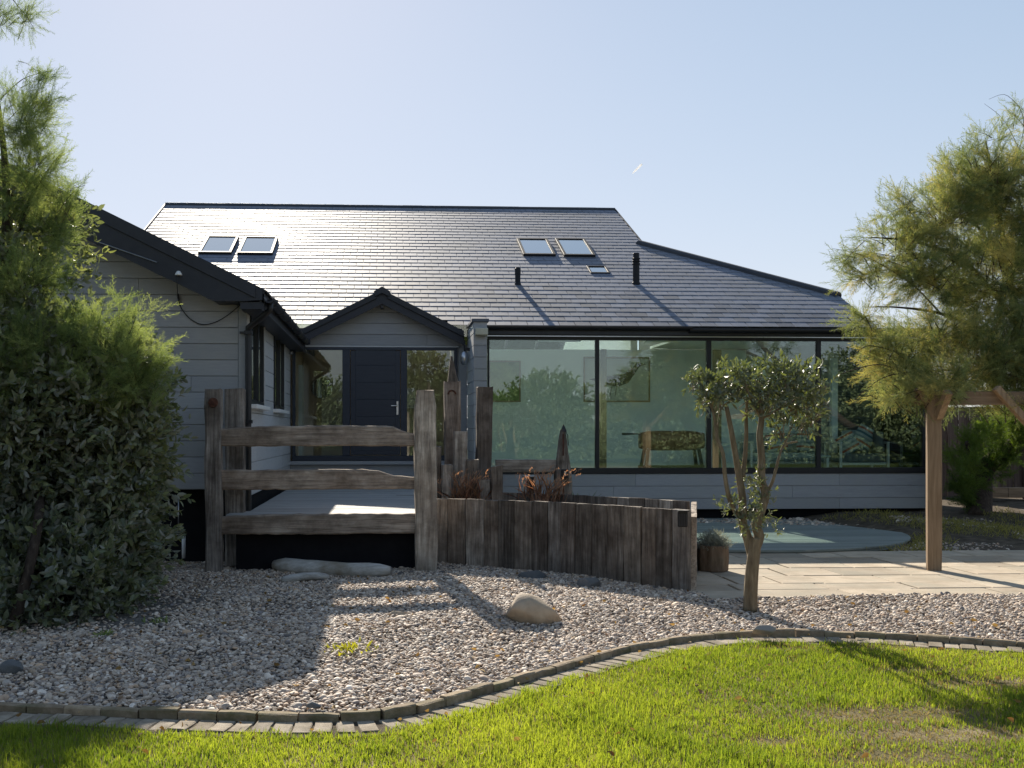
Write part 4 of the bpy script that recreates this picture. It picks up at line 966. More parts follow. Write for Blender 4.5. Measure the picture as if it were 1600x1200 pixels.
# curved retaining walls of upright planks (front and back row, closed at the end)
def wall(label, pts, ztops, widths, seed, mats):
    P = catmull([Vector((p.x, p.y, 0)) for p in pts], 16)
    L = [0]
    for i in range(1, len(P)): L.append(L[-1] + (P[i]-P[i-1]).length)
    def pt(s):
        x = np.interp(s, L, [p.x for p in P]); y = np.interp(s, L, [p.y for p in P]); return Vector((x, y, 0))
    r = empty('timber_wall', pt(L[-1]/2)); tag(r, label, 'timber wall', 'upright plank walls of the ramp')
    rr_ = random.Random(seed); s = 0; k = 0
    while s < L[-1]-.03:
        w = widths[k % len(widths)]*rr_.uniform(.93,1.07); w = min(w, L[-1]-s)
        a, b = pt(s), pt(s+w); d = (b-a); ang = math.atan2(d.y, d.x); c = (a+b)/2
        h = np.interp(s/L[-1], [0,1], ztops) + rr_.uniform(-.005,.005)
        nrm = Vector((sin(ang), -cos(ang), 0))
        place(timber(h+.04, w-.006, .06, seed*50+k, n=7, c=.006, amp=.003), 'plank', mats[rr_.randrange(len(mats))], c + nrm*rr_.uniform(-.012,.012) + Vector((0,0,-.04)), (0, rr_.uniform(-.006,.006), ang), r)
        s += w; k += 1
    return r, pt, L[-1]
fw = [gd(u, v, .05) for u, v in [(676,884),(760,888),(850,896),(950,907),(1030,917),(1078,924)]]
ztl, ztr = at(690,779,fw[0].y).z, at(1070,797,fw[-1].y).z
w1_, pf1, L1 = wall('front row of upright dark planks facing the gravel bed', fw, (ztl, ztr), [.21,.2,.22,.19,.2,.23,.21,.17,.19,.23], 31, [MT['wood_dark'], MT['wood_dark'], MT['wood_grey']])
bz = .78
def topdepth(u, v, z): return gd(u, v, z)
bw_ = [topdepth(u, v, bz) for u, v in [(676,768),(760,769),(850,772),(950,776),(1030,780),(1080,783)]]
w2_, pf2, L2 = wall('back row of upright planks seen over the front row', [Vector((p.x, p.y, 0)) for p in bw_], (bz, bz), [.2,.19,.22,.21,.2,.24], 32, [MT['wood_grey'], MT['wood_dark']])
# end boards
e0, e1 = fw[-1], bw_[-1]
dd = Vector((e1.x-e0.x, e1.y-e0.y, 0)); ang = math.atan2(dd.y, dd.x); nn = 5
er = empty('timber_end_wall', (e0.x, e0.y, 0)); tag(er, 'end boards closing the plank walls beside the small potted lavender', 'timber wall', 'upright plank walls of the ramp')
for k in range(nn):
    c = Vector((e0.x, e0.y, -.04)) + dd*((k+.5)/nn) + Vector((.035,0,0))
    place(timber(bz+.03+R0.uniform(-.01,.01), dd.length/nn-.006, .06, 900+k, n=6, c=.006, amp=.003), 'plank', MT['wood_rail'], c, (0,0,ang), er)
# ramp filling between the rows
m = MB(); nP = 12
va = [pf1(L1*i/(nP-1)) + Vector((0,.05,.55)) for i in range(nP)]; vb = [pf2(L2*i/(nP-1)) + Vector((0,-.05,.55)) for i in range(nP)]
m.add(va+vb, [(i, i+1, nP+i+1, nP+i) for i in range(nP-1)])
structure(m.build('path', MT['soil']))
# slatted lamp on the front row
c = at(1066, 811, fw[-1].y-.07); wl_ = empty('slatted_lamp', c); tag(wl_, 'small black slatted lamp fixed to the last front plank', 'lamp')
lw_ = .1
place(MB().box(-lw_/2, lw_/2, -.03, .0, -.075, .075), 'lamp_body', MT['black'], c, (0,0,.0), wl_, bevel=.008)
for k in range(5): place(MB().box(-lw_/2+.012+k*.017, -lw_/2+.02+k*.017, -.036, -.0305, -.065, .05), 'slat', MT['fascia'], c, (0,0,0), wl_)
place(MB().box(-lw_/2-.004, lw_/2+.004, -.05, .0, .0755, .085), 'lamp_hood', MT['black'], c, (0,0,0), wl_)

# upright salvaged posts beside the walkway
def wedge(t): return (1, 1) if t < .9 else (max(.06, 1 - (t-.9)*9.3), 1)
gp = 'upright salvaged posts beside the walkway'
specs = [ (680,691,698,14.0,'short narrow post just right of the bridge end post',.1,None,'wood_grey'),
          (691,708,727,13.85,'low post with sunlit top between two taller posts',.2,None,'wood_dark'),
          (694,719,592,14.7,'tallest post with a carved pointed head and bolt eye',.2,None,'wood_dark'),
          (709,729,674,14.1,'square topped post in front of the pointed tallest one',.2,None,'wood_dark'),
          (729,747,718,14.0,'low post left of the tall square post',.2,None,'wood_grey'),
          (743,767,605,14.4,'tall square dark post in front of the pillar',.22,None,'wood_dark'),
          (748,767,750,13.8,'lowest stump at the foot of the tall square post',.18,None,'wood_dark'),
          (767,785,728,13.7,'post with a slanting cut top at the end of the row',.18,None,'wood_grey') ]
for k, (u0, u1, vt, Y, lab, d, tp, mt) in enumerate(specs):
    o = post(u0, u1, vt, Y, 'timber_post', MT[mt], None, 60+k, d=d, tilt=R0.uniform(-.008,.008))
    if k == 2:
        bpy.data.objects.remove(o)
        o = empty('timber_post', (at(706,700,Y).x, Y, 0))
        post(694, 719, 596, Y, 'shaft', MT[mt], o, 60+k, d=.2)
        a, b = at(699, 597, Y), at(716, 597, Y); tipz = at(706, 556, Y).z
        keep(MB().add([(a.x,Y-.09,a.z-.03),(b.x,Y-.09,a.z-.03),(b.x,Y+.09,a.z-.03),(a.x,Y+.09,a.z-.03),(at(704,556,Y).x,Y-.05,tipz),(at(707,556,Y).x,Y-.05,tipz-.01),(at(707,556,Y).x,Y+.06,tipz-.01),(at(704,556,Y).x,Y+.06,tipz)], [(0,3,2,1),(4,5,6,7),(0,1,5,4),(1,2,6,5),(2,3,7,6),(3,0,4,7)]).build('pointed_head', MT[mt], bevel=.01), o)
        c = at(706, 616, Y-.11)
        keep(MB().tube([c + Vector((.05*cos(t), 0, .05*sin(t))) for t in np.linspace(0, pi, 9)], .012, 6).build('bolt_eye', MT['rust']), o)
    tag(o, lab, 'post', gp)
    if k == 7:      # slanting top
        for v in o.data.vertices:
            if v.co.z > .5: v.co.z += (v.co.x)*.22
# pointed post with rail
Y = 15.3
pp = empty('pointed_post', at(880, 780, Y)); pp.location.z = 0; tag(pp, 'tapering grey post with a black metal tip and a low side rail', 'post')
b0, b1 = at(867, 760, Y), at(892, 760, Y); zt_ = at(880, 672, Y).z; wB = b1.x-b0.x
place(timber(zt_+.05, wB, .2, 80, n=12, c=.014, amp=.004, top=lambda t: (1.05 if t < .6 else 1.05-(t-.6)*1.85, 1 if t < .6 else 1-(t-.6)*1.5)), 'shaft', MT['wood_grey'], ((b0.x+b1.x)/2, Y, -.05), (0,.0,0), pp)
tp_ = at(880.5, 662, Y); q0, q1 = at(876, 674, Y), at(885, 673, Y)
keep(MB().add([(q0.x,Y-.045,q0.z),(q1.x,Y-.045,q0.z),(q1.x,Y+.045,q0.z),(q0.x,Y+.045,q0.z),(tp_.x,Y,tp_.z)], [(3,2,1,0),(0,1,4),(1,2,4),(2,3,4),(3,0,4)]).build('metal_tip', MT['black']), pp)
keep(MB().bar(at(880,678,Y-.085), at(880,712,Y-.11), .02, .012, up=(0,1,0)).build('iron_strap', MT['rust']), pp)
keep(MB().tube([at(883,672,Y-.06), at(887,680,Y-.09), at(888,696,Y-.1)], .006, 6).build('cable', MT['black']), pp)
c = at(882.5, 740, Y-.13); keep(MB().box(c.x-.045, c.x+.045, Y-.15, Y-.105, c.z-.06, c.z+.06).build('lamp_housing', MT['black'], bevel=.006), pp)
keep(MB().box(c.x-.012, c.x+.014, Y-.156, Y-.1505, c.z-.03, c.z+.035).build('lamp_lens', MT['silver']), pp)
ra, rb = at(775, 728, Y+.05), at(868, 728, Y+.05)
place(timber(rb.x-ra.x, .12, (738-718)*Y/FPX, 82, n=8, c=.01, amp=.004, axis='X'), 'side_rail', MT['wood_rail'], (ra.x, Y+.05, ra.z), (0,0,0), pp)
0 and place(timber(ra.z, .1, .1, 83, n=5, c=.01, amp=.004), 'rail_leg', MT['wood_dark'], (ra.x+.15, Y+.08, -.02), (0,0,0), pp)
# bollard lamp
Y = 14.6; bl = empty('bollard_lamp', at(828, 760, Y)); bl.location.z = 0; tag(bl, 'squat bollard lamp with pale cap behind the plank walls', 'lamp')
a, b = at(818, 743, Y), at(837, 760, Y); w_ = b.x-a.x; xm = (a.x+b.x)/2
keep(MB().box(xm-w_/2, xm+w_/2, Y-.07, Y+.07, a.z-.02, a.z).build('cap', MT['silver'], bevel=.004), bl)
keep(MB().box(xm-w_/2+.005, xm-w_/2+.04, Y-.06, Y+.06, 0, a.z-.021).box(xm+w_/2-.03, xm+w_/2-.005, Y-.06, Y+.06, 0, a.z-.021).build('side_post', MT['silver']), bl)
keep(MB().box(xm-w_/2+.041, xm+w_/2-.031, Y-.05, Y+.05, 0, a.z-.022).build('core', MT['black']), bl)

# circular deck of green boards
cc = Vector((0,0,0)); Fd, Rd = _F, _R
cc = Fd*16.55 + Rd*4.05; rad = 2.75; DECK_C, DECK_R = cc.copy(), rad
cd = empty('round_deck', (cc.x, cc.y, 0)); tag(cd, 'low round deck of blue green boards in front of the glazing', 'deck')
zdk = .1; yv = -rad + .02
m = MB(); m.lathe((0,0,0), [(rad-.03,0),(rad-.03,zdk-.03)], 60); o = m.build('rim', MT['deck_green'], cd)
while yv < rad-.02:
    y0, y1 = yv, min(yv+.133, rad-.01)
    h0 = math.sqrt(max(0, rad*rad - y0*y0)); h1 = math.sqrt(max(0, rad*rad - y1*y1)); 
    if min(h0,h1) > .05:
        MB().prism([(-h0,y0,zdk-.028),(h0,y0,zdk-.028),(h1,y1,zdk-.028),(-h1,y1,zdk-.028)], (0,0,.028 + R0.uniform(-.001,.001))).build('deck_board', MT['deck_green'], cd, bevel=.003)
    yv += .145
# pergola post, beam, braces
pg = gd(1459, 890, .06); pl = empty('pergola', (pg.x, pg.y, 0)); tag(pl, 'brown timber pergola post with Y braces and beam under the tamarisk', 'pergola')
PZ = at(1460, 622, pg.y).z + .0
place(timber(PZ-.0, .15, .15, 201, n=6, c=.008, amp=.002), 'post', MT['post'], (pg.x, pg.y, .05), (0,0,radians(-20)), pl)
bdir = Vector((1, .0, 0))
p2x = at(1668, 640, pg.y+.1).x
place(timber(p2x - pg.x + 1.0, .08, .15, 202, n=6, c=.006, amp=.002, axis='X'), 'beam', MT['post_x'], (pg.x-.22, pg.y+.02, at(1560,622,pg.y).z), (0,0,0), pl)
place(timber(PZ, .15, .15, 203, n=6, c=.008, amp=.002), 'post', MT['post'], (p2x, pg.y+.02, .05), (0,0,0), pl)
for (a, b) in [(at(1462,652,pg.y-.02), at(1434,606,pg.y-.02)), (at(1466,652,pg.y-.09), at(1482,612,pg.y-.32)), (at(1462,652,pg.y+.09), at(1484,600,pg.y+.4)), (at(1612,668,pg.y-.06), at(1556,606,pg.y-.06))]:
    keep(MB().bar(a, b, .075, .085, up=(0,1,0)).build('brace', MT['post'], bevel=.004), pl)
for dy in (): place(timber(p2x-pg.x+1.8, .06, .12, 205+int(dy*10), n=6, c=.006, amp=.002, axis='X'), 'rafter', MT['post_x'], (pg.x-.6, pg.y+dy, PZ+.2), (0,0,0), pl)
for xx in (p2x,): place(timber(2.8, .07, .13, 240, n=5, c=.006, amp=.002), 'side_beam', MT['post_x'], (xx, pg.y-.2, PZ+.09), (radians(-90),0,0), pl)

# fence and sleepers at the back on the right
YF = 22.0; fx = at(1450, 700, YF).x
fn = empty('garden_fence', (fx+2, YF, 0)); tag(fn, 'dark brown vertical board fence behind the shrub at the right edge', 'fence')
ft = at(1500, 640, YF).z; k = 0
fme = [timber(ft-.2, .124, .02, 300+q, n=3, c=.003, amp=.001).mesh('fence_board') for q in range(4)]
for q in fme: q.materials.append(MT['fence'])
while fx + k*.118 < at(1720, 700, YF).x:
    o = bpy.data.objects.new('fence_board', fme[k % 4]); col.objects.link(o); o.matrix_basis = Matrix.Translation((fx + k*.118, YF + (.012 if k % 2 else -.012), .25)); keep(o, fn); k += 1
for zz in (.5, ft-.3): keep(MB().box(fx-.1, fx + k*.118, YF+.03, YF+.08, zz, zz+.08).build('fence_rail', MT['fence']), fn)
keep(MB().box(at(1596,700,YF).x, at(1596,700,YF).x+.12, YF-.16, YF-.035, .2, ft).build('fence_post', MT['fence']), fn)
se = empty('sleeper_edging', at(1575, 775, 20.6)); se.location.z = .2; tag(se, 'pale brown sleepers edging the bed below the fence', 'sleepers')
for u0, u1 in ((1546, 1571.5), (1572.5, 1640)):
    a, b = at(u0, 776, 20.6), at(u1, 776, 20.6)
    place(timber(b.x-a.x, .15, .2, int(u0), n=5, c=.01, amp=.003, axis='X'), 'sleeper', MT['post_x'], (a.x, 20.6, a.z+.08), (0,0,0), se)
# ------------------------------------------------------------------ stones
def stone(name, label, cat, c, size, seed, mat, rotz=0, flat=.0, sub=4, lump=.16, group=None):
    r = random.Random(seed); bm = bmesh.new(); bmesh.ops.create_icosphere(bm, subdivisions=sub, radius=.5)
    ds = [(Vector((r.gauss(0,1), r.gauss(0,1), r.gauss(0,1))).normalized(), r.uniform(-lump, lump), r.uniform(1.5,5)) for _ in range(9)]
    pl_ = [(Vector((r.gauss(0,1), r.gauss(0,1), r.gauss(0,.7)+.4)).normalized(), r.uniform(.3,.42)) for _ in range(9)]
    for v in bm.verts:
        n = v.co.normalized(); g = 1 + sum(a*max(0, n.dot(d))**p for d, a, p in ds); p = n*.5*g
        for (d, k) in pl_:
            h = p.dot(d)
            if h > k: p -= d*(h-k)*.92
        p *= 1 + r.uniform(-.004,.004)
        v.co = Vector((p.x*size[0], p.y*size[1], max(p.z, -.3)*size[2]))
    me = bpy.data.meshes.new(name); bm.to_mesh(me); bm.free(); me.polygons.foreach_set('use_smooth', [True]*len(me.polygons))
    o = link(name, me, mat); o.location = c; o.rotation_euler = (0,0,rotz)
    return tag(o, label, cat, group)
def gst(u, v): return gd(u, v, .07)
stone('boulder', 'large smooth buff boulder lying in the sunlit gravel', 'boulder', gst(829,972) + Vector((0,.08,.06)), (.55,.4,.33), 4, MT['boulder'], .1)
stone('stone', 'dark flat stone at the foot of the plank wall', 'stone', gst(831,906) + Vector((0,.05,.02)), (.36,.22,.17), 12, MT['darkstone'], 0)
stone('stone', 'brownish dark stone right of the flat dark one by the planks', 'stone', gst(922,916) + Vector((0,.05,.02)), (.28,.2,.17), 15, MT['darkstone'], .4)
stone('stone', 'flat stone lying across the rail shadow in the gravel', 'stone', gst(621,962) + Vector((0,.02,.0)), (.19,.12,.08), 18, MT['boulder'], -.2)
stone('stone', 'rounded grey stone standing on the kerb bricks', 'stone', gst(1196,989) + Vector((0,.02,.02)), (.21,.13,.1), 19, MT['boulder'], 0)
stone('stone', 'round grey cobble in the shaded gravel at the left edge', 'stone', gst(18,1046) + Vector((0,0,.01)), (.15,.12,.11), 23, MT['darkstone'], 0)
stone('stone', 'long bluish pebble near the kerb bend', 'stone', gst(488,1103) + Vector((0,.02,0)), (.1,.05,.04), 27, MT['darkstone'], -.4)
def log(label, u0, v0, u1, v1, rpx, seed):
    a, b = gst(u0, v0), gst(u1, v1); r = random.Random(seed); L = (b-a).length; R_ = rpx*a.y/FPX
    pts = []; rad = []
    for i in range(12):
        t = i/11; p = a + (b-a)*t + Vector((0, .03*sin(3*t+seed), R_*.65 + .012*sin(5*t+seed)))
        pts.append(p); rad.append(R_*(1 - .12*t)*(min(1, .5 + 7*t*.6, .55 + 6*(1-t)*.6)) * r.uniform(.95,1.05))
    m = MB(); m.tube([p - a for p in pts], rad, 14)
    m.v = [(x + r.uniform(-.003,.003), y*1.25, z + r.uniform(-.003,.003)) for x, y, z in m.v]
    o = m.build('driftwood_log', MT['driftwood'], None, smooth=True); o.location = a; return tag(o, label, 'log')
log('long pale driftwood log lying below the bridge', 427, 893, 610, 899, 13, 2)
log('short pale driftwood log in front of the long one', 440, 908, 514, 906, 6.5, 5)

# ------------------------------------------------------------------ foliage
def frames(dirs, rng):
    """rotation matrices whose +Y column follows dirs, with random roll"""
    d = dirs/np.linalg.norm(dirs, axis=1, keepdims=True)
    a = rng.normal(size=d.shape); a -= d*(a*d).sum(1, keepdims=True); a /= np.linalg.norm(a, axis=1, keepdims=True)
    b = np.cross(a, d)
    return np.stack([a, d, b], axis=2)      # columns x, y, z
def instance(tv, tt, pos, rot, scl, base, rng, attv=None, jit=.12):
    """copies of a triangle template as one big mesh"""
    n = len(pos); k = len(tv)
    V = np.einsum('nij,kj->nki', rot, tv)*scl[:,None,None] + pos[:,None,:]
    T = (tt[None] + (np.arange(n)*k)[:,None,None]).reshape(-1, 3)
    A = np.repeat(base, k)
    if attv is not None: A = A + np.tile(attv, n)
    return V.reshape(-1, 3), T, np.clip(A + rng.normal(0, jit, n).repeat(k), 0, 1)
def join(parts):
    V = []; T = []; A = []; o = 0
    for v, t, a in parts:
        V.append(v); T.append(t+o); A.append(a); o += len(v)
    return np.concatenate(V), np.concatenate(T), np.concatenate(A)
def leaf_template(w=.4, fold=.12, curl=.1):
    v = np.array([(0,0,0), (-w/2,.33,fold), (-w*.42,.7,fold*.6-curl*.3), (0,1,-curl), (w*.42,.7,fold*.6-curl*.3), (w/2,.33,fold), (0,.5,0)], dtype=float)
    t = np.array([(0,6,1),(1,6,2),(2,6,3),(3,6,4),(4,6,5),(5,6,0)])
    return v, t
def plume_template(rng, nb=13, sub=4, w=.011):
    """feathery tamarisk spray along +Y, unit length"""
    V = []; T = []; A = []
    def blade(p, d, L, w_, a):
        s = np.cross(d, rng.normal(size=3)); s /= np.linalg.norm(s) + 1e-9
        i = len(V); V.extend([p - s*w_/2, p + s*w_/2, p + d*L + np.array([0,0,-.1*L])]); T.append((i, i+1, i+2)); A.extend([a-.12, a-.12, a+.12])
    ax = []
    dr = rng.uniform(.1,.3)
    for q in range(nb+1):
        t = q/nb; ax.append(np.array([.05*sin(3*t), t, -dr*t*t]))
    for q in range(nb):
        d = ax[q+1]-ax[q]; blade(ax[q], d/np.linalg.norm(d), np.linalg.norm(d)*1.25, w*1.0, -.25)
        for s in range(2):
            ph = rng.uniform(0, 6.28); sp = rng.uniform(.5,.9)
            bd = np.array([cos(ph)*sp, .75, sin(ph)*sp*.8]); bd /= np.linalg.norm(bd); L = (.34 - .2*q/nb)*rng.uniform(.7,1.2)
            blade(ax[q], bd, L, w*.95, 0)
            for u in range(sub):
                t = (u+1)/(sub+1); ph2 = rng.uniform(0,6.28); e = bd + .7*np.array([cos(ph2), .2, sin(ph2)]); e /= np.linalg.norm(e)
                blade(ax[q] + bd*L*t, e, L*.42*rng.uniform(.6,1.2), w*.85, .08)
    return np.array(V), np.array(T), np.array(A)
def in_ellipsoid(rng, n, shell=.0):
    d = rng.normal(size=(n,3)); d /= np.linalg.norm(d, axis=1, keepdims=True)
    r = (shell**3 + (1-shell**3)*rng.uniform(size=n))**(1/3); return d*r[:,None], d

def feathery(rng, blobs, per_m3, plume_len, shell=.45, droop=-.1, side=None, w=.011, sub=4, clump=14):
    """blobs: (centre, radii, density factor, tone); returns mesh arrays and the twig skeleton"""
    tmpl = [plume_template(rng, w=w, sub=sub) for _ in range(5)]
    out = []; twigs = []
    for (c, rad, dens, tone) in blobs:
        c = np.array(c); rad = np.array(rad); vol = 4.19*rad.prod()
        nc = max(3, int(per_m3*vol*dens/clump))
        p, d = in_ellipsoid(rng, nc, shell)
        for i in range(nc):
            pos = c + p[i]*rad; dr = d[i]*.75 + np.array([0,0,.25+droop]) + rng.normal(0,.25,3)
            if side is not None: dr = dr + np.array(side)
            dr /= np.linalg.norm(dr); tl = rng.uniform(.25,.5)*plume_len/.32
            root = pos - dr*tl*.9
            twigs.append((root - dr*.05, pos - dr*tl*.1))
            n = clump; tt = rng.uniform(0,1,n)
            P = root[None] + dr[None]*tl*tt[:,None] + rng.normal(0,.03,(n,3))
            D = dr[None] + rng.normal(0,.5,(n,3)) + np.array([0,0,droop])[None]
            S = plume_len*rng.uniform(.55,1.25,n)
            k = rng.integers(0,5); tv, tr, ta = tmpl[k]
            b = np.full(n, .5 + tone + rng.normal(0,.24))
            out.append(instance(tv, tr, P, frames(D, rng), S, b, rng, ta, .08))
    return join(out), twigs
def twig_mesh(twigs, r=.006):
    m = MB()
    for a, b in twigs: m.tube([tuple(a), tuple((np.array(a)+np.array(b))/2 + np.array([0,0,.015])), tuple(b)], [r, r*.75, r*.35], 4, cap=False)
    return m
def leafy(rng, blobs, per_m2, leaf_len, tv, tt, shoot=.24, nl=9, shell=.8, up=.35, spread=.9):
    out = []
    for (c, rad, dens, tone) in blobs:
        c = np.array(c); rad = np.array(rad)
        area = 4*pi*((rad[0]*rad[1])**1.6 + (rad[0]*rad[2])**1.6 + (rad[1]*rad[2])**1.6)**(1/1.6)/3**(1/1.6)
        ns = int(area*per_m2*dens)
        p, d = in_ellipsoid(rng, ns, shell)
        lump = 1 + .13*np.sin(d[:,0]*7+c[0]*3) + .1*np.sin(d[:,2]*9+c[1]) + .08*np.sin(d[:,1]*11)
        base = c + p*rad*lump[:,None]; nd = d/rad; nd /= np.linalg.norm(nd, axis=1, keepdims=True)
        sd = nd + np.array([0,0,up]) + rng.normal(0,.45,(ns,3)); sd /= np.linalg.norm(sd, axis=1, keepdims=True)
        L = shoot*rng.uniform(.5,1.4,ns)
        t = rng.uniform(0,1,(ns,nl))
        P = (base[:,None,:] + sd[:,None,:]*(L[:,None]*t)[:,:,None]).reshape(-1,3)
        D = sd[:,None,:]*(.4+.5*t)[:,:,None] + rng.normal(0,spread*.6,(ns,nl,3)); D = D.reshape(-1,3)
        S = leaf_len*rng.uniform(.6,1.25,ns*nl)
        b = np.repeat(.45 + tone + rng.normal(0,.16,ns), nl)
        out.append(instance(tv, tt, P, frames(D, rng), S, b, rng, None, .15))
    return join(out)
def B(u, v, Y, ru, rv, ry, dens=1, tone=0):
    c = at(u, v, Y); s = Y/FPX; return (tuple(c), (ru*s, ry, rv*s), dens, tone)
def stems(name, mat, parent, paths, smooth=True):
    m = MB()
    for pts, r0, r1, n in paths:
        P = catmull([Vector(p) for p in pts], 5); k = len(P)
        m.tube(P, [r0 + (r1-r0)*(i/(k-1)) for i in range(k)], n)
    o = m.build(name, mat, None, smooth=smooth); keep(o, parent); return o

# --- left hand evergreen shrub
rng = np.random.default_rng(101)
tv, tt = leaf_template(.42, .1, .12)
lb = empty('evergreen_shrub', gd(40, 985, .05)); lb.location.z = 0
tag(lb, 'big evergreen shrub with dark leathery leaves and pale undersides on the left', 'shrub')
blobs = [B(108,800,10.4,130,120,.9,1,-.12), B(60,900,9.6,150,95,.8,1,-.15), B(130,640,10.3,125,110,.8,1,.05), B(20,700,9.9,120,160,.8,1,-.08), B(178,730,10.2,70,110,.6,1,.05),
         B(155,860,10.0,80,80,.6,1,-.12), B(30,560,10.1,90,80,.7,.8,.0), B(65,400,10.3,58,60,.4,.5,.05), B(10,330,10.2,50,60,.4,.35,.05), B(90,930,9.3,90,60,.6,1,-.15), B(-70,780,9.8,110,200,.8,.4,-.1), B(-60,450,10,90,180,.7,.25,0)]
v, t, a = leafy(rng, blobs, 115, .085, tv, tt, .26, 11, .78)
inner = [(b[0], tuple(x*.8 for x in b[1]), b[2], -.3) for b in blobs]  # inner leaves coloured darker to paint the shade inside the shrub
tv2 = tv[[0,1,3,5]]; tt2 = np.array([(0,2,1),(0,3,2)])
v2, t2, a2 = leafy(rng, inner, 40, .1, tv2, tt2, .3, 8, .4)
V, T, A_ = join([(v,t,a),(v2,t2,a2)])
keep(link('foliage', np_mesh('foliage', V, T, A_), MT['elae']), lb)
b0 = gd(20, 985, .05)
stems('stem', MT['bark_dark'], lb, [([b0, b0+Vector((.1,.3,.8)), at(60,700,10.2), at(70,480,10.2), at(60,380,10.2)], .05, .012, 7), ([b0+Vector((.2,.1,0)), at(110,830,10), at(150,700,10.2), at(190,620,10.2)], .045, .01, 7), ([b0-Vector((.3,-.2,0)), at(-20,700,10), at(10,450,10.1), at(20,300,10)], .05, .012, 7)])
# --- left tamarisk
lt = empty('tamarisk_tree', gd(-60, 975, .05)); lt.location.z = 0
tag(lt, 'feathery light green tamarisk growing up through the left shrub', 'tree')
tb = [B(185,545,9.7,62,58,.35,1.1,.12), B(215,590,9.7,45,50,.3,1,.12), B(150,500,9.8,48,45,.3,.9,.12), B(70,525,9.6,70,50,.4,1,.08), B(200,500,9.75,40,42,.25,.9,.15), B(140,590,9.6,80,40,.35,.8,.0), B(10,560,9.5,60,70,.4,.9,.02),
      B(58,260,9.8,50,48,.4,1.1,.08), B(30,185,9.8,45,60,.4,1.1,.08), B(95,300,9.75,32,30,.3,.9,.1), B(80,345,9.8,45,45,.35,.9,.08), B(50,115,10,32,22,.2,.5,-.1), B(5,15,10,38,32,.25,.8,-.1), B(42,32,10,16,20,.12,.8,-.1), B(70,160,10,30,30,.2,.4,-.05), B(40,420,9.6,70,55,.4,.8,.05), B(105,285,10,24,26,.25,.45,.05), B(-60,250,9.9,60,170,.5,.25,0), B(235,560,9.75,24,30,.2,.6,.15), B(20,330,9.7,50,50,.4,.7,0)]
(V, T, A_), tw = feathery(rng, tb, 2500, .2, .3, -.0, (.12,0,.25), w=.013, sub=3, clump=12)
keep(link('crown', np_mesh('crown', V, T, A_), MT['tam']), lt)
keep(twig_mesh(tw, .003).build('twigs', MT['bark_dark']), lt)['kind'] = 'stuff'
g0 = gd(-60, 975, .05)
stems('trunk', MT['bark_dark'], lt, [([g0, at(-40,750,9.8), at(0,500,9.8), at(10,300,9.9), at(-5,150,9.95), at(-30,-20,10)], .07, .01, 8), ([at(-20,640,9.8), at(60,590,9.8), at(140,560,9.7), at(195,530,9.7), at(212,495,9.7)], .02, .002, 6), ([at(0,500,9.8), at(40,330,9.9), at(78,262,9.9), at(98,238,9.95)], .02, .0015, 6),
     ([at(-40,60,9.95), at(0,-10,10), at(35,18,10), at(54,46,10)], .007, .0015, 5), ([at(-5,160,9.9), at(35,124,10), at(72,112,10)], .006, .0015, 5)])

# --- right tamarisk
rng = np.random.default_rng(202)
rt = empty('tamarisk_tree', gd(1640, 805, .1)); rt.location.z = 0
tag(rt, 'wide feathery tamarisk with yellowing sprays hanging over the pergola', 'tree')
rb_ = [B(1520,290,13.2,75,70,.7,1,.02), B(1590,330,13.4,80,110,.8,1,0), B(1460,340,13,75,65,.6,1,.05), B(1400,390,12.8,70,50,.5,.85,.05), B(1350,425,12.7,48,34,.4,.6,.0), B(1450,430,12.8,80,55,.6,.9,.05),
       B(1550,440,13,90,80,.8,1,.02), B(1347,492,12.6,38,34,.35,.7,.12), B(1470,520,12.6,75,55,.6,1,.08), B(1405,565,12.4,58,46,.45,1.1,.12), B(1375,535,12.4,40,30,.35,.8,.08), B(1425,615,11.8,55,30,.35,1.1,.12), B(1490,610,11.7,45,25,.3,1.0,.05), B(1400,620,11.9,30,22,.25,.7,.12), B(1460,590,12.1,70,42,.5,1,.15), B(1540,560,12.6,85,70,.7,1,.0),
       B(1590,560,12.6,60,90,.7,1,-.05), B(1430,615,11.9,45,22,.35,.8,.15), B(1590,180,13.6,22,26,.4,.3,.0), B(1540,215,13.4,40,25,.4,.3,.0), B(1650,350,13.5,70,190,.7,.3,0), B(1500,620,12.3,40,22,.4,.7,.05), B(1320,400,12.7,24,16,.3,.3,-.1), B(1560,640,12.2,60,25,.5,.5,.05), B(1395,330,12.9,35,22,.4,.25,-.1)]
(V, T, A_), tw = feathery(rng, rb_, 1250, .26, .3, -.08, (-.22,-.05,.05), w=.016, sub=2, clump=13)
keep(link('crown', np_mesh('crown', V, T, A_), MT['tam_aut']), rt)
keep(twig_mesh(tw, .006).build('twigs', MT['bark_dark']), rt)['kind'] = 'stuff'
t0 = gd(1535, 806, .2)
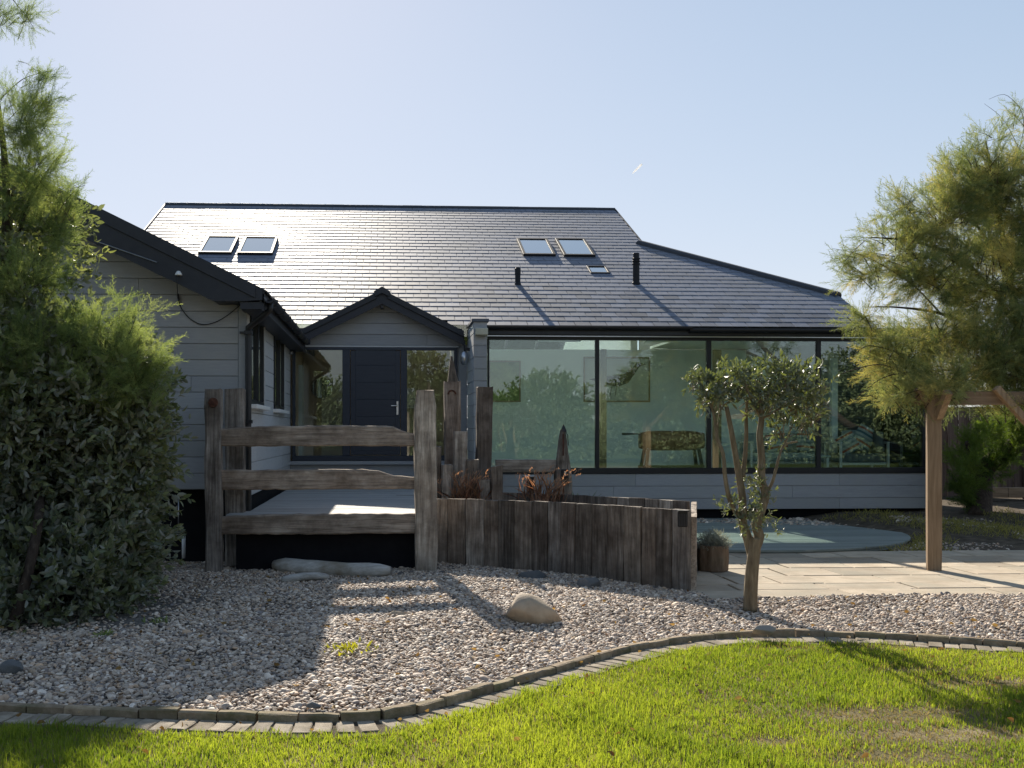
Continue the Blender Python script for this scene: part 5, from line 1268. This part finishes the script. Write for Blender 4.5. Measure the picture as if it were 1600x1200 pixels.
stems('trunk', MT['bark_dark'], rt, [([gd(1640,805,.1), at(1625,680,15.6), at(1600,560,14.6), at(1580,450,13.8), at(1560,330,13.4), at(1540,220,13.4)], .1, .01, 9),
     ([at(1605,580,14.6), at(1540,520,13.4), at(1470,490,12.9), at(1400,480,12.7), at(1350,480,12.6)], .035, .002, 6), ([at(1595,520,14.2), at(1520,420,13.3), at(1440,380,13), at(1380,372,12.9), at(1345,372,12.8)], .035, .002, 6),
     ([at(1600,600,14.6), at(1530,580,13), at(1450,580,12.3), at(1380,590,12.1), at(1325,635,12)], .025, .0015, 6), ([at(1575,420,13.7), at(1510,330,13.3), at(1475,285,13.2), at(1460,262,13.2)], .02, .002, 5),
     ([at(1470,490,12.9), at(1420,440,12.8), at(1350,400,12.8), at(1300,388,12.8)], .012, .0015, 5), ([at(1560,330,13.4), at(1600,200,13.5), at(1575,150,13.5), at(1545,155,13.5)], .006, .0015, 5), ([at(1600,250,13.5), at(1570,190,13.5), at(1538,162,13.5)], .005, .0015, 5),
     ([at(1440,600,12.2), at(1380,570,12.1), at(1320,582,12), at(1308,590,12)], .008, .002, 5), ([at(1430,560,12.3), at(1360,540,12.2), at(1330,560,12.1)], .008, .002, 5)])
# --- shrub under it
rng = np.random.default_rng(303)
sb = empty('conifer_shrub', t0); sb.location.z = .1; tag(sb, 'dense dark green shrub on a thick trunk in front of the fence', 'shrub')
s_b = [B(1532,680,17.9,30,26,.5,1.1,.45), B(1512,716,17.8,26,34,.5,1.1,.3), B(1560,655,18.1,40,24,.5,1,.4), B(1575,690,18.3,32,34,.5,1.2,-.1), B(1545,722,18.2,34,30,.5,1.2,-.15), B(1498,760,17.7,20,36,.4,1.2,.05), B(1518,772,17.9,18,30,.4,1.2,-.2), B(1595,660,18.3,30,30,.5,1,-.05)]  # top blobs toned lighter to paint sunlight on the shrub
(V, T, A_), tw = feathery(rng, s_b, 800, .26, .2, .0, (-.1,0,.3), w=.03, sub=2, clump=13)
keep(link('foliage', np_mesh('foliage', V, T, A_), MT['tam_dark']), sb)
stems('trunk', MT['bark_dark'], sb, [([t0+Vector((.05,.2,-.1)), at(1532,770,18.2), at(1540,730,18.3), at(1590,690,18.4), at(1640,620,18.3)], .22, .1, 10), ([at(1532,770,18.2), at(1520,720,18.1), at(1510,690,18)], .1, .03, 7)])

# --- small multi-stemmed tree in the gravel
rng = np.random.default_rng(404)
tb0 = gd(1171, 946, .08); ot = empty('small_tree', tb0); tag(ot, 'small multi stemmed tree with clipped grey green crown standing in the gravel', 'tree'); Yt = tb0.y
def tp(u, v, dy=0): return at(u, v, Yt+dy)
stems('trunk', MT['bark'], ot, [([tp(1172,955), tp(1174,905), tp(1178,865), tp(1182,840)], .062, .05, 12),
   ([tp(1180,855), tp(1186,838), tp(1182,820), tp(1190,795), tp(1196,772), tp(1190,750), tp(1190,715), tp(1187,680), tp(1190,650), tp(1186,615)], .048, .022, 10),
   ([tp(1176,870,.03), tp(1168,840,.05), tp(1160,815,.06), tp(1160,780,.05), tp(1155,745,.05), tp(1150,715,.03), tp(1142,670,0), tp(1135,635,0)], .046, .018, 10),
   ([tp(1160,745,.05), tp(1164,715,.08), tp(1166,680,.1), tp(1166,650,.1), tp(1168,620,.1)], .024, .012, 8),
   ([tp(1152,805,.06), tp(1140,780,0), tp(1133,745,-.03), tp(1130,710,-.03), tp(1121,685,-.02), tp(1116,650,-.02), tp(1110,630,0)], .022, .012, 8),
   ([tp(1196,772), tp(1206,755,-.03), tp(1212,735,-.05), tp(1218,712,-.05), tp(1226,695,-.03), tp(1246,690,0)], .017, .008, 8), ([tp(1224,700,-.04), tp(1236,670,-.02), tp(1245,640,0)], .008, .005, 6),
   ([tp(1116,650), tp(1108,625,.05), tp(1100,610,.05)], .01, .005, 6), ([tp(1120,680), tp(1124,645,.06), tp(1130,610,.08)], .009, .005, 6), ([tp(1186,640), tp(1205,610,.05), tp(1225,585,.08)], .014, .005, 6), ([tp(1187,650), tp(1170,615,-.05), tp(1160,585,-.05)], .012, .005, 6), ([tp(1190,655), tp(1215,640,-.1), tp(1250,620,-.1)], .012, .005, 6)])
tv, tt = leaf_template(.27, .07, .1)
ob = [B(1105,612,Yt,28,20,.17,1,.05), B(1130,592,Yt+.05,28,16,.18,1,0), B(1125,622,Yt-.05,24,16,.15,.9,-.05), B(1160,598,Yt,26,18,.2,.9,.05), B(1190,590,Yt+.08,26,18,.2,.9,-.05), B(1225,592,Yt-.05,28,22,.2,1,.08), B(1250,585,Yt+.08,22,16,.16,.9,.05), B(1235,625,Yt,34,26,.2,1,-.05), B(1200,628,Yt-.05,28,24,.18,1,-.08), B(1262,625,Yt,26,22,.17,1,.05), B(1086,600,Yt,14,12,.1,.8,.1), B(1284,606,Yt,16,10,.1,.7,.15), B(1225,672,Yt,24,18,.14,.9,-.08), B(1255,665,Yt,16,14,.12,.7,.0), B(1272,648,Yt,18,14,.12,.8,.05), B(1170,628,Yt+.05,20,14,.14,.7,-.1)]
p1 = leafy(rng, ob, 150, .066, tv, tt, .1, 8, .35, .6, .75)
ob2 = [B(1172,815,Yt-.05,20,16,.1,1,.2), B(1195,800,Yt-.05,14,14,.1,.7,.15), B(1175,745,Yt+.05,12,26,.08,.9,.3), B(1150,795,Yt-.05,20,12,.1,.8,.1), B(1205,828,Yt-.05,12,6,.06,.9,.3), B(1182,770,Yt,14,20,.1,.7,.3)]
p2 = leafy(rng, ob2, 230, .05, tv, tt, .09, 8, .2, .5, .7)
keep(link('crown', np_mesh('crown', *join([p1, p2])), MT['olive']), ot)
stwigs = []
for c, rad, d_, t_ in ob:
    for _ in range(14):
        p, d = in_ellipsoid(rng, 1, .5); stwigs.append((np.array(c) - np.array([0,0,rad[2]*.8]) + rng.normal(0,.03,3), np.array(c) + p[0]*np.array(rad)))
keep(twig_mesh(stwigs, .004).build('twigs', MT['bark']), ot)['kind'] = 'stuff'

# --- planter
pb = gd(1118, 893, .06); po = empty('planter', pb); tag(po, 'rough log section planter with silvery lavender beside the plank walls', 'planter')
rp_x = 25*pb.y/FPX; hp_ = 41*pb.y/FPX
m = MB(); m.lathe((0,0,0), [(rp_x*.98,0),(rp_x*1.02,hp_*.5),(rp_x,hp_),(rp_x*.86,hp_),(rp_x*.84,hp_-.06)], 8)
o = m.build('pot', MT['pot'], None, bevel=.008); o.matrix_basis = Matrix.Translation(pb + Vector((0,.1,0))) @ Euler((0,0,.39)).to_matrix().to_4x4(); keep(o, po)
keep(MB().lathe(pb + Vector((0,.1,hp_-.05)), [(rp_x*.84,-.02),(rp_x*.84,0)], 8).build('potting_soil', MT['soil']), po)
rng = np.random.default_rng(505); n = 520
d = rng.normal(size=(n,3)); d[:,2] = abs(d[:,2])*1.0+.15; d /= np.linalg.norm(d, axis=1, keepdims=True)
base = np.array(pb) + np.array([0,.1,hp_-.05]) + rng.uniform(-1,1,(n,3))*np.array([rp_x*.5,rp_x*.5,.01])
tvl, ttl = leaf_template(.09,.02,.05); k = 9
P = (base[:,None,:] + d[:,None,:]*(rng.uniform(.2,1,(n,k))[:,:,None])*np.array([.16,.16,.2])).reshape(-1,3)
D = np.repeat(d, k, 0) + rng.normal(0,.5,(n*k,3))
keep(link('lavender', np_mesh('lavender', *instance(tvl, ttl, P, frames(D,rng), rng.uniform(.03,.06,n*k), np.full(n*k,.5), rng)), MT['lav']), po)

# --- grasses, weeds
def tuft(name, label, cat, c, n, h, spread, mat, seed, w=.02, group=None, lean=.35):
    r = np.random.default_rng(seed); tv_, tt_ = leaf_template(w, w*.2, .35)
    pos = np.array(c)[None] + r.normal(0, spread, (n,3))*np.array([1,1,0]); D = r.normal(0, lean, (n,3)); D[:,2] = 1
    me = np_mesh(name, *instance(tv_, tt_, pos, frames(D, r), h*r.uniform(.5,1.15,n), np.full(n,.5), r, None, .25))
    V_ = np.empty(len(me.vertices)*3, np.float32); me.vertices.foreach_get('co', V_); V_ = V_.reshape(-1,3) - np.array(c); me.vertices.foreach_set('co', V_.astype(np.float32).ravel())
    o = link(name, me, mat); o.location = c; return tag(o, label, cat, group)
def seedheads(o, c, n, h, spread, mat, seed):
    r = np.random.default_rng(seed); parts_ = []; tv_, tt_ = leaf_template(.25,.05,.1)
    for _ in range(n):
        b = r.normal(0, spread, 3)*np.array([1,1,0]); dr = r.normal(0,.3,3); dr[2] = 1; dr /= np.linalg.norm(dr); k = 9
        P = b + dr*(h*r.uniform(.75,1.15)) + dr*np.linspace(0,.09,k)[:,None] + np.array([1,0,-.6])*(np.linspace(0,1,k)**2*.05)[:,None]
        parts_.append(instance(tv_, tt_, P, frames(dr[None] + r.normal(0,.35,(k,3)), r), np.full(k,.03), np.full(k,.75), r))
    return keep2(link('seed_heads', np_mesh('seed_heads', *join(parts_)), mat), o)
def keep2(o, p): o.parent = p; return o
for k, (u, v, Y, lab, n) in enumerate([(728,768,13.75,'reddish grass tuft at the foot of the salvaged posts',110), (850,772,14.0,'reddish grass tuft in front of the bollard lamp',90)]):
    c = at(u, v, Y); c.z = .62; h = .32
    o = tuft('ornamental_grass', lab, 'grass', c, n, .46, .13, MT['redgrass'], 600+k, .018, 'reddish grasses behind the plank walls'); seedheads(o, c, 30, .42, .13, MT['redgrass'], 610+k)
c = at(905, 772, 15.4); c.z = .35
tuft('dark_plant', 'dark wiry plant right of the pointed post below the glazing', 'plant', c, 160, .38, .12, MT['tam_dark'], 640, .03, None, .6)
for k, (u, v, lab) in enumerate([(553,1016,'yellow green weed in the middle of the sunlit gravel'), (508,872,'small green weed under the bridge rails'), (165,994,'small moss green weed in the shaded gravel'), (248,973,'tiny weed in the shaded gravel below the bridge post')]):
    c = gd(u, v, .07); tuft('weed', lab, 'weed', c, 34 if k else 60, .06 if k != 1 else .1, .05 if k else .09, MT['weed'] if k == 0 else MT['tam'], 660+k, .3, None, .8)
rng = np.random.default_rng(707); n = 9000
bx_ = rng.uniform(5.2, 10.5, n); by_ = rng.uniform(13.75, 18, n)
kk = (np.hypot(bx_-DECK_C.x, by_-DECK_C.y) > DECK_R+.05) & (np.sin(2.1*bx_+1.3*by_)+np.sin(1.3*bx_-2.2*by_)+.6*np.sin(5*bx_+3*by_) > -.35)
bx_, by_ = bx_[kk], by_[kk]; n = len(bx_); tvb, ttb = leaf_template(.09,.02,.3)
D = rng.normal(0,.7,(n,3)); D[:,2] = .8
o = link('bank_grass', np_mesh('bank_grass', *instance(tvb, ttb, np.stack([bx_, by_, from_bank(bx_, by_)],1), frames(D, rng), rng.uniform(.05,.13,n), np.full(n,.5), rng, None, .25)), MT['bankgrass'])
tag(o, 'thin dry grass growing over the bank right of the round deck', 'grass', kind='stuff')

# ------------------------------------------------------------------ lawn blades
rng = np.random.default_rng(909)
n = 310000
gxp = rng.uniform(-3.6, 5.4, n); gyp = 4.35 + (8.5-4.35)*rng.uniform(0,1,n)**1.05
nz = lambda x, y: np.sin(1.3*x+.7*y)*.5 + np.sin(2.9*x-1.9*y+1)*.35 + np.sin(5.3*x+4.1*y)*.25 + np.sin(9.1*x-7.7*y+2)*.2
edge = kerb_y(gxp) - .28 + .035*np.sin(7*gxp) + .025*np.sin(17*gxp) + .02*np.sin(31*gxp)+ rng.normal(0,.015,n)
def bare(x, y):           # worn patches on the right half of the lawn
    s = 0
    for cx, cy, rx, ry, k in [(gd(1390,1118,0).x, gd(1390,1118,0).y,.45,.16,1.2), (gd(1480,1150,0).x, gd(1480,1150,0).y,.5,.14,1.0), (gd(1210,1160,0).x, gd(1210,1160,0).y,.12,.08,1.0), (gd(1560,1070,0).x, gd(1560,1070,0).y,.45,.14,.9), (gd(1420,1050,0).x, gd(1420,1050,0).y,.3,.08,.8), (gd(1220,1015,0).x, gd(1220,1015,0).y,.22,.06,1.2), (gd(1500,1012,0).x, gd(1500,1012,0).y,.7,.09,1.1), (gd(1400,1185,0).x, gd(1400,1185,0).y,.4,.12,.8), (gd(60,1130,0).x, gd(60,1130,0).y,.5,.1,.6)]:
        s = s + k*np.exp(-((x-cx)/rx)**2 - ((y-cy)/ry)**2)
    return s
bz_ = bare(gxp, gyp) + .12*nz(gxp*2, gyp*2) + .10*np.clip((gxp-1.2)/2, 0, 1)
pk = np.clip(1.05 - 1.0*bz_, .4, 1)
ok = (gyp < edge) & (rng.uniform(size=n) < pk)
gxp, gyp, bz_ = gxp[ok], gyp[ok], bz_[ok]; n = len(gxp)
hgt = (.034 + .012*nz(gxp*1.5, gyp*1.5) )*rng.uniform(.55,1.35,n)*np.clip(1.1-.6*bz_, .35, 1.15); hgt = hgt*np.where(nz(gxp*3.1+5, gyp*3.7) > .75, 1.45, 1.0); hgt = np.clip(hgt, .012, .09)
gw_ = rng.uniform(.0035,.006,n)
az = rng.uniform(0,6.283,n); ln = np.abs(rng.normal(0,.45,n)); dry = rng.uniform(size=n) < np.clip(.04 + .75*bz_, .04, .85)
ln = np.where(dry, ln*1.8, ln)
lean = np.stack([np.cos(az)*ln, np.sin(az)*ln, np.zeros(n)],1)
az2 = rng.uniform(0,6.283,n); sd = np.stack([np.cos(az2), np.sin(az2), np.zeros(n)],1)*gw_[:,None]/2
b = np.stack([gxp, gyp, np.zeros(n)],1); upv = np.array([0,0,1.])
mid = b + (upv*.55 + lean*.3)*hgt[:,None]; tip = b + (upv*.95 + lean)*hgt[:,None]
V = np.stack([b-sd, b+sd, mid+sd*.8, mid-sd*.8, tip],1).reshape(-1,3)
T = (np.array([(0,1,2),(0,2,3),(3,2,4)])[None] + (np.arange(n)*5)[:,None,None]).reshape(-1,3)
tone = np.clip(.5 + .26*nz(gxp*.9+3, gyp*.9) + .18*nz(gxp*3.3+1, gyp*4.1) + rng.normal(0,.22,n) - .12*np.clip((gxp-1.5)/2.5, 0, 1), 0, 1)
me = np_mesh('grass', V, T, np.repeat(tone, 5))
me.materials.append(MT['grass']); me.materials.append(MT['grass_dry'])
me.polygons.foreach_set('material_index', np.repeat(dry.astype(np.int32), 3))
o = link('grass', me, None); tag(o, 'short bright green lawn grass with a few worn patches', 'grass', kind='stuff')

# fallen leaves on gravel, edging and lawn
rng = np.random.default_rng(919); n = 420; tvf, ttf = leaf_template(.5,.12,.25)
lx = rng.uniform(-3.2, 4.8, n); ly = rng.uniform(5.0, 11.5, n); okl = (ly < grav_back(lx)-.1); lx, ly = lx[okl], ly[okl]; n = len(lx)
lz = np.where(ly > kerb_y(lx), grav_z(lx, ly)+.02, .03)
D = rng.normal(0,1,(n,3)); D[:,2] *= .25
o = link('leaf_litter', np_mesh('leaf_litter', *instance(tvf, ttf, np.stack([lx,ly,lz],1), frames(D, rng), rng.uniform(.025,.055,n), np.full(n,.5), rng, None, .3)), MT['litter'])
tag(o, 'scattered dry fallen leaves on gravel and lawn', 'leaves', kind='stuff')

# ------------------------------------------------------------------ trees on the far side of the lawn, seen mirrored in the glazing
rng = np.random.default_rng(1001); tvh, tth = leaf_template(.55,.15,.2); tvh = tvh[[0,1,3,5]]; tth = np.array([(0,2,1),(0,3,2)])
for k, (x, y, h, w) in enumerate([(-9,-19,5.2,3.2), (-3.5,-20,4.6,3.0), (2.5,-21,5.6,3.2), (8.5,-20,4.4,3.0), (14.5,-19,5.8,3.2), (20,-20,5,3.4), (-15,-18,5,3.2), (26,-19,5.6,3.4)]):  # last tree added to block bright sky mirrored in the fourth pane
    r = empty('garden_tree', (x, y, 0)); tag(r, 'leafy garden tree standing across the lawn and mirrored in the glazing', 'tree', 'trees mirrored in the glazing')
    bl_ = [((x + rng.uniform(-1,1), y + rng.uniform(-.8,.8), h*f), (w*s_, w*s_*.8, h*.22), 1, rng.uniform(-.15,.2)) for f, s_ in ((.25,1.0),(.45,1.0),(.62,.85),(.8,.6))]
    keep(link('crown', np_mesh('crown', *leafy(rng, bl_, 16, .2, tvh, tth, .5, 8, .75)), MT['hedge']), r)
    keep(MB().tube([(x,y,0),(x+.1,y,h*.4),(x,y,h*.75)], [.2,.14,.05], 8).build('trunk', MT['bark_dark']), r)
# vapour trail high in the sky
a = ray(988, 271).normalized()*9000; b = ray(1003, 256).normalized()*9000
o = MB().tube([a, a*.7+b*.3, b], [2, 7, 9], 6).build('vapour_trail', MT['vapour']); tag(o, 'short white vapour trail in the sky', 'vapour trail')
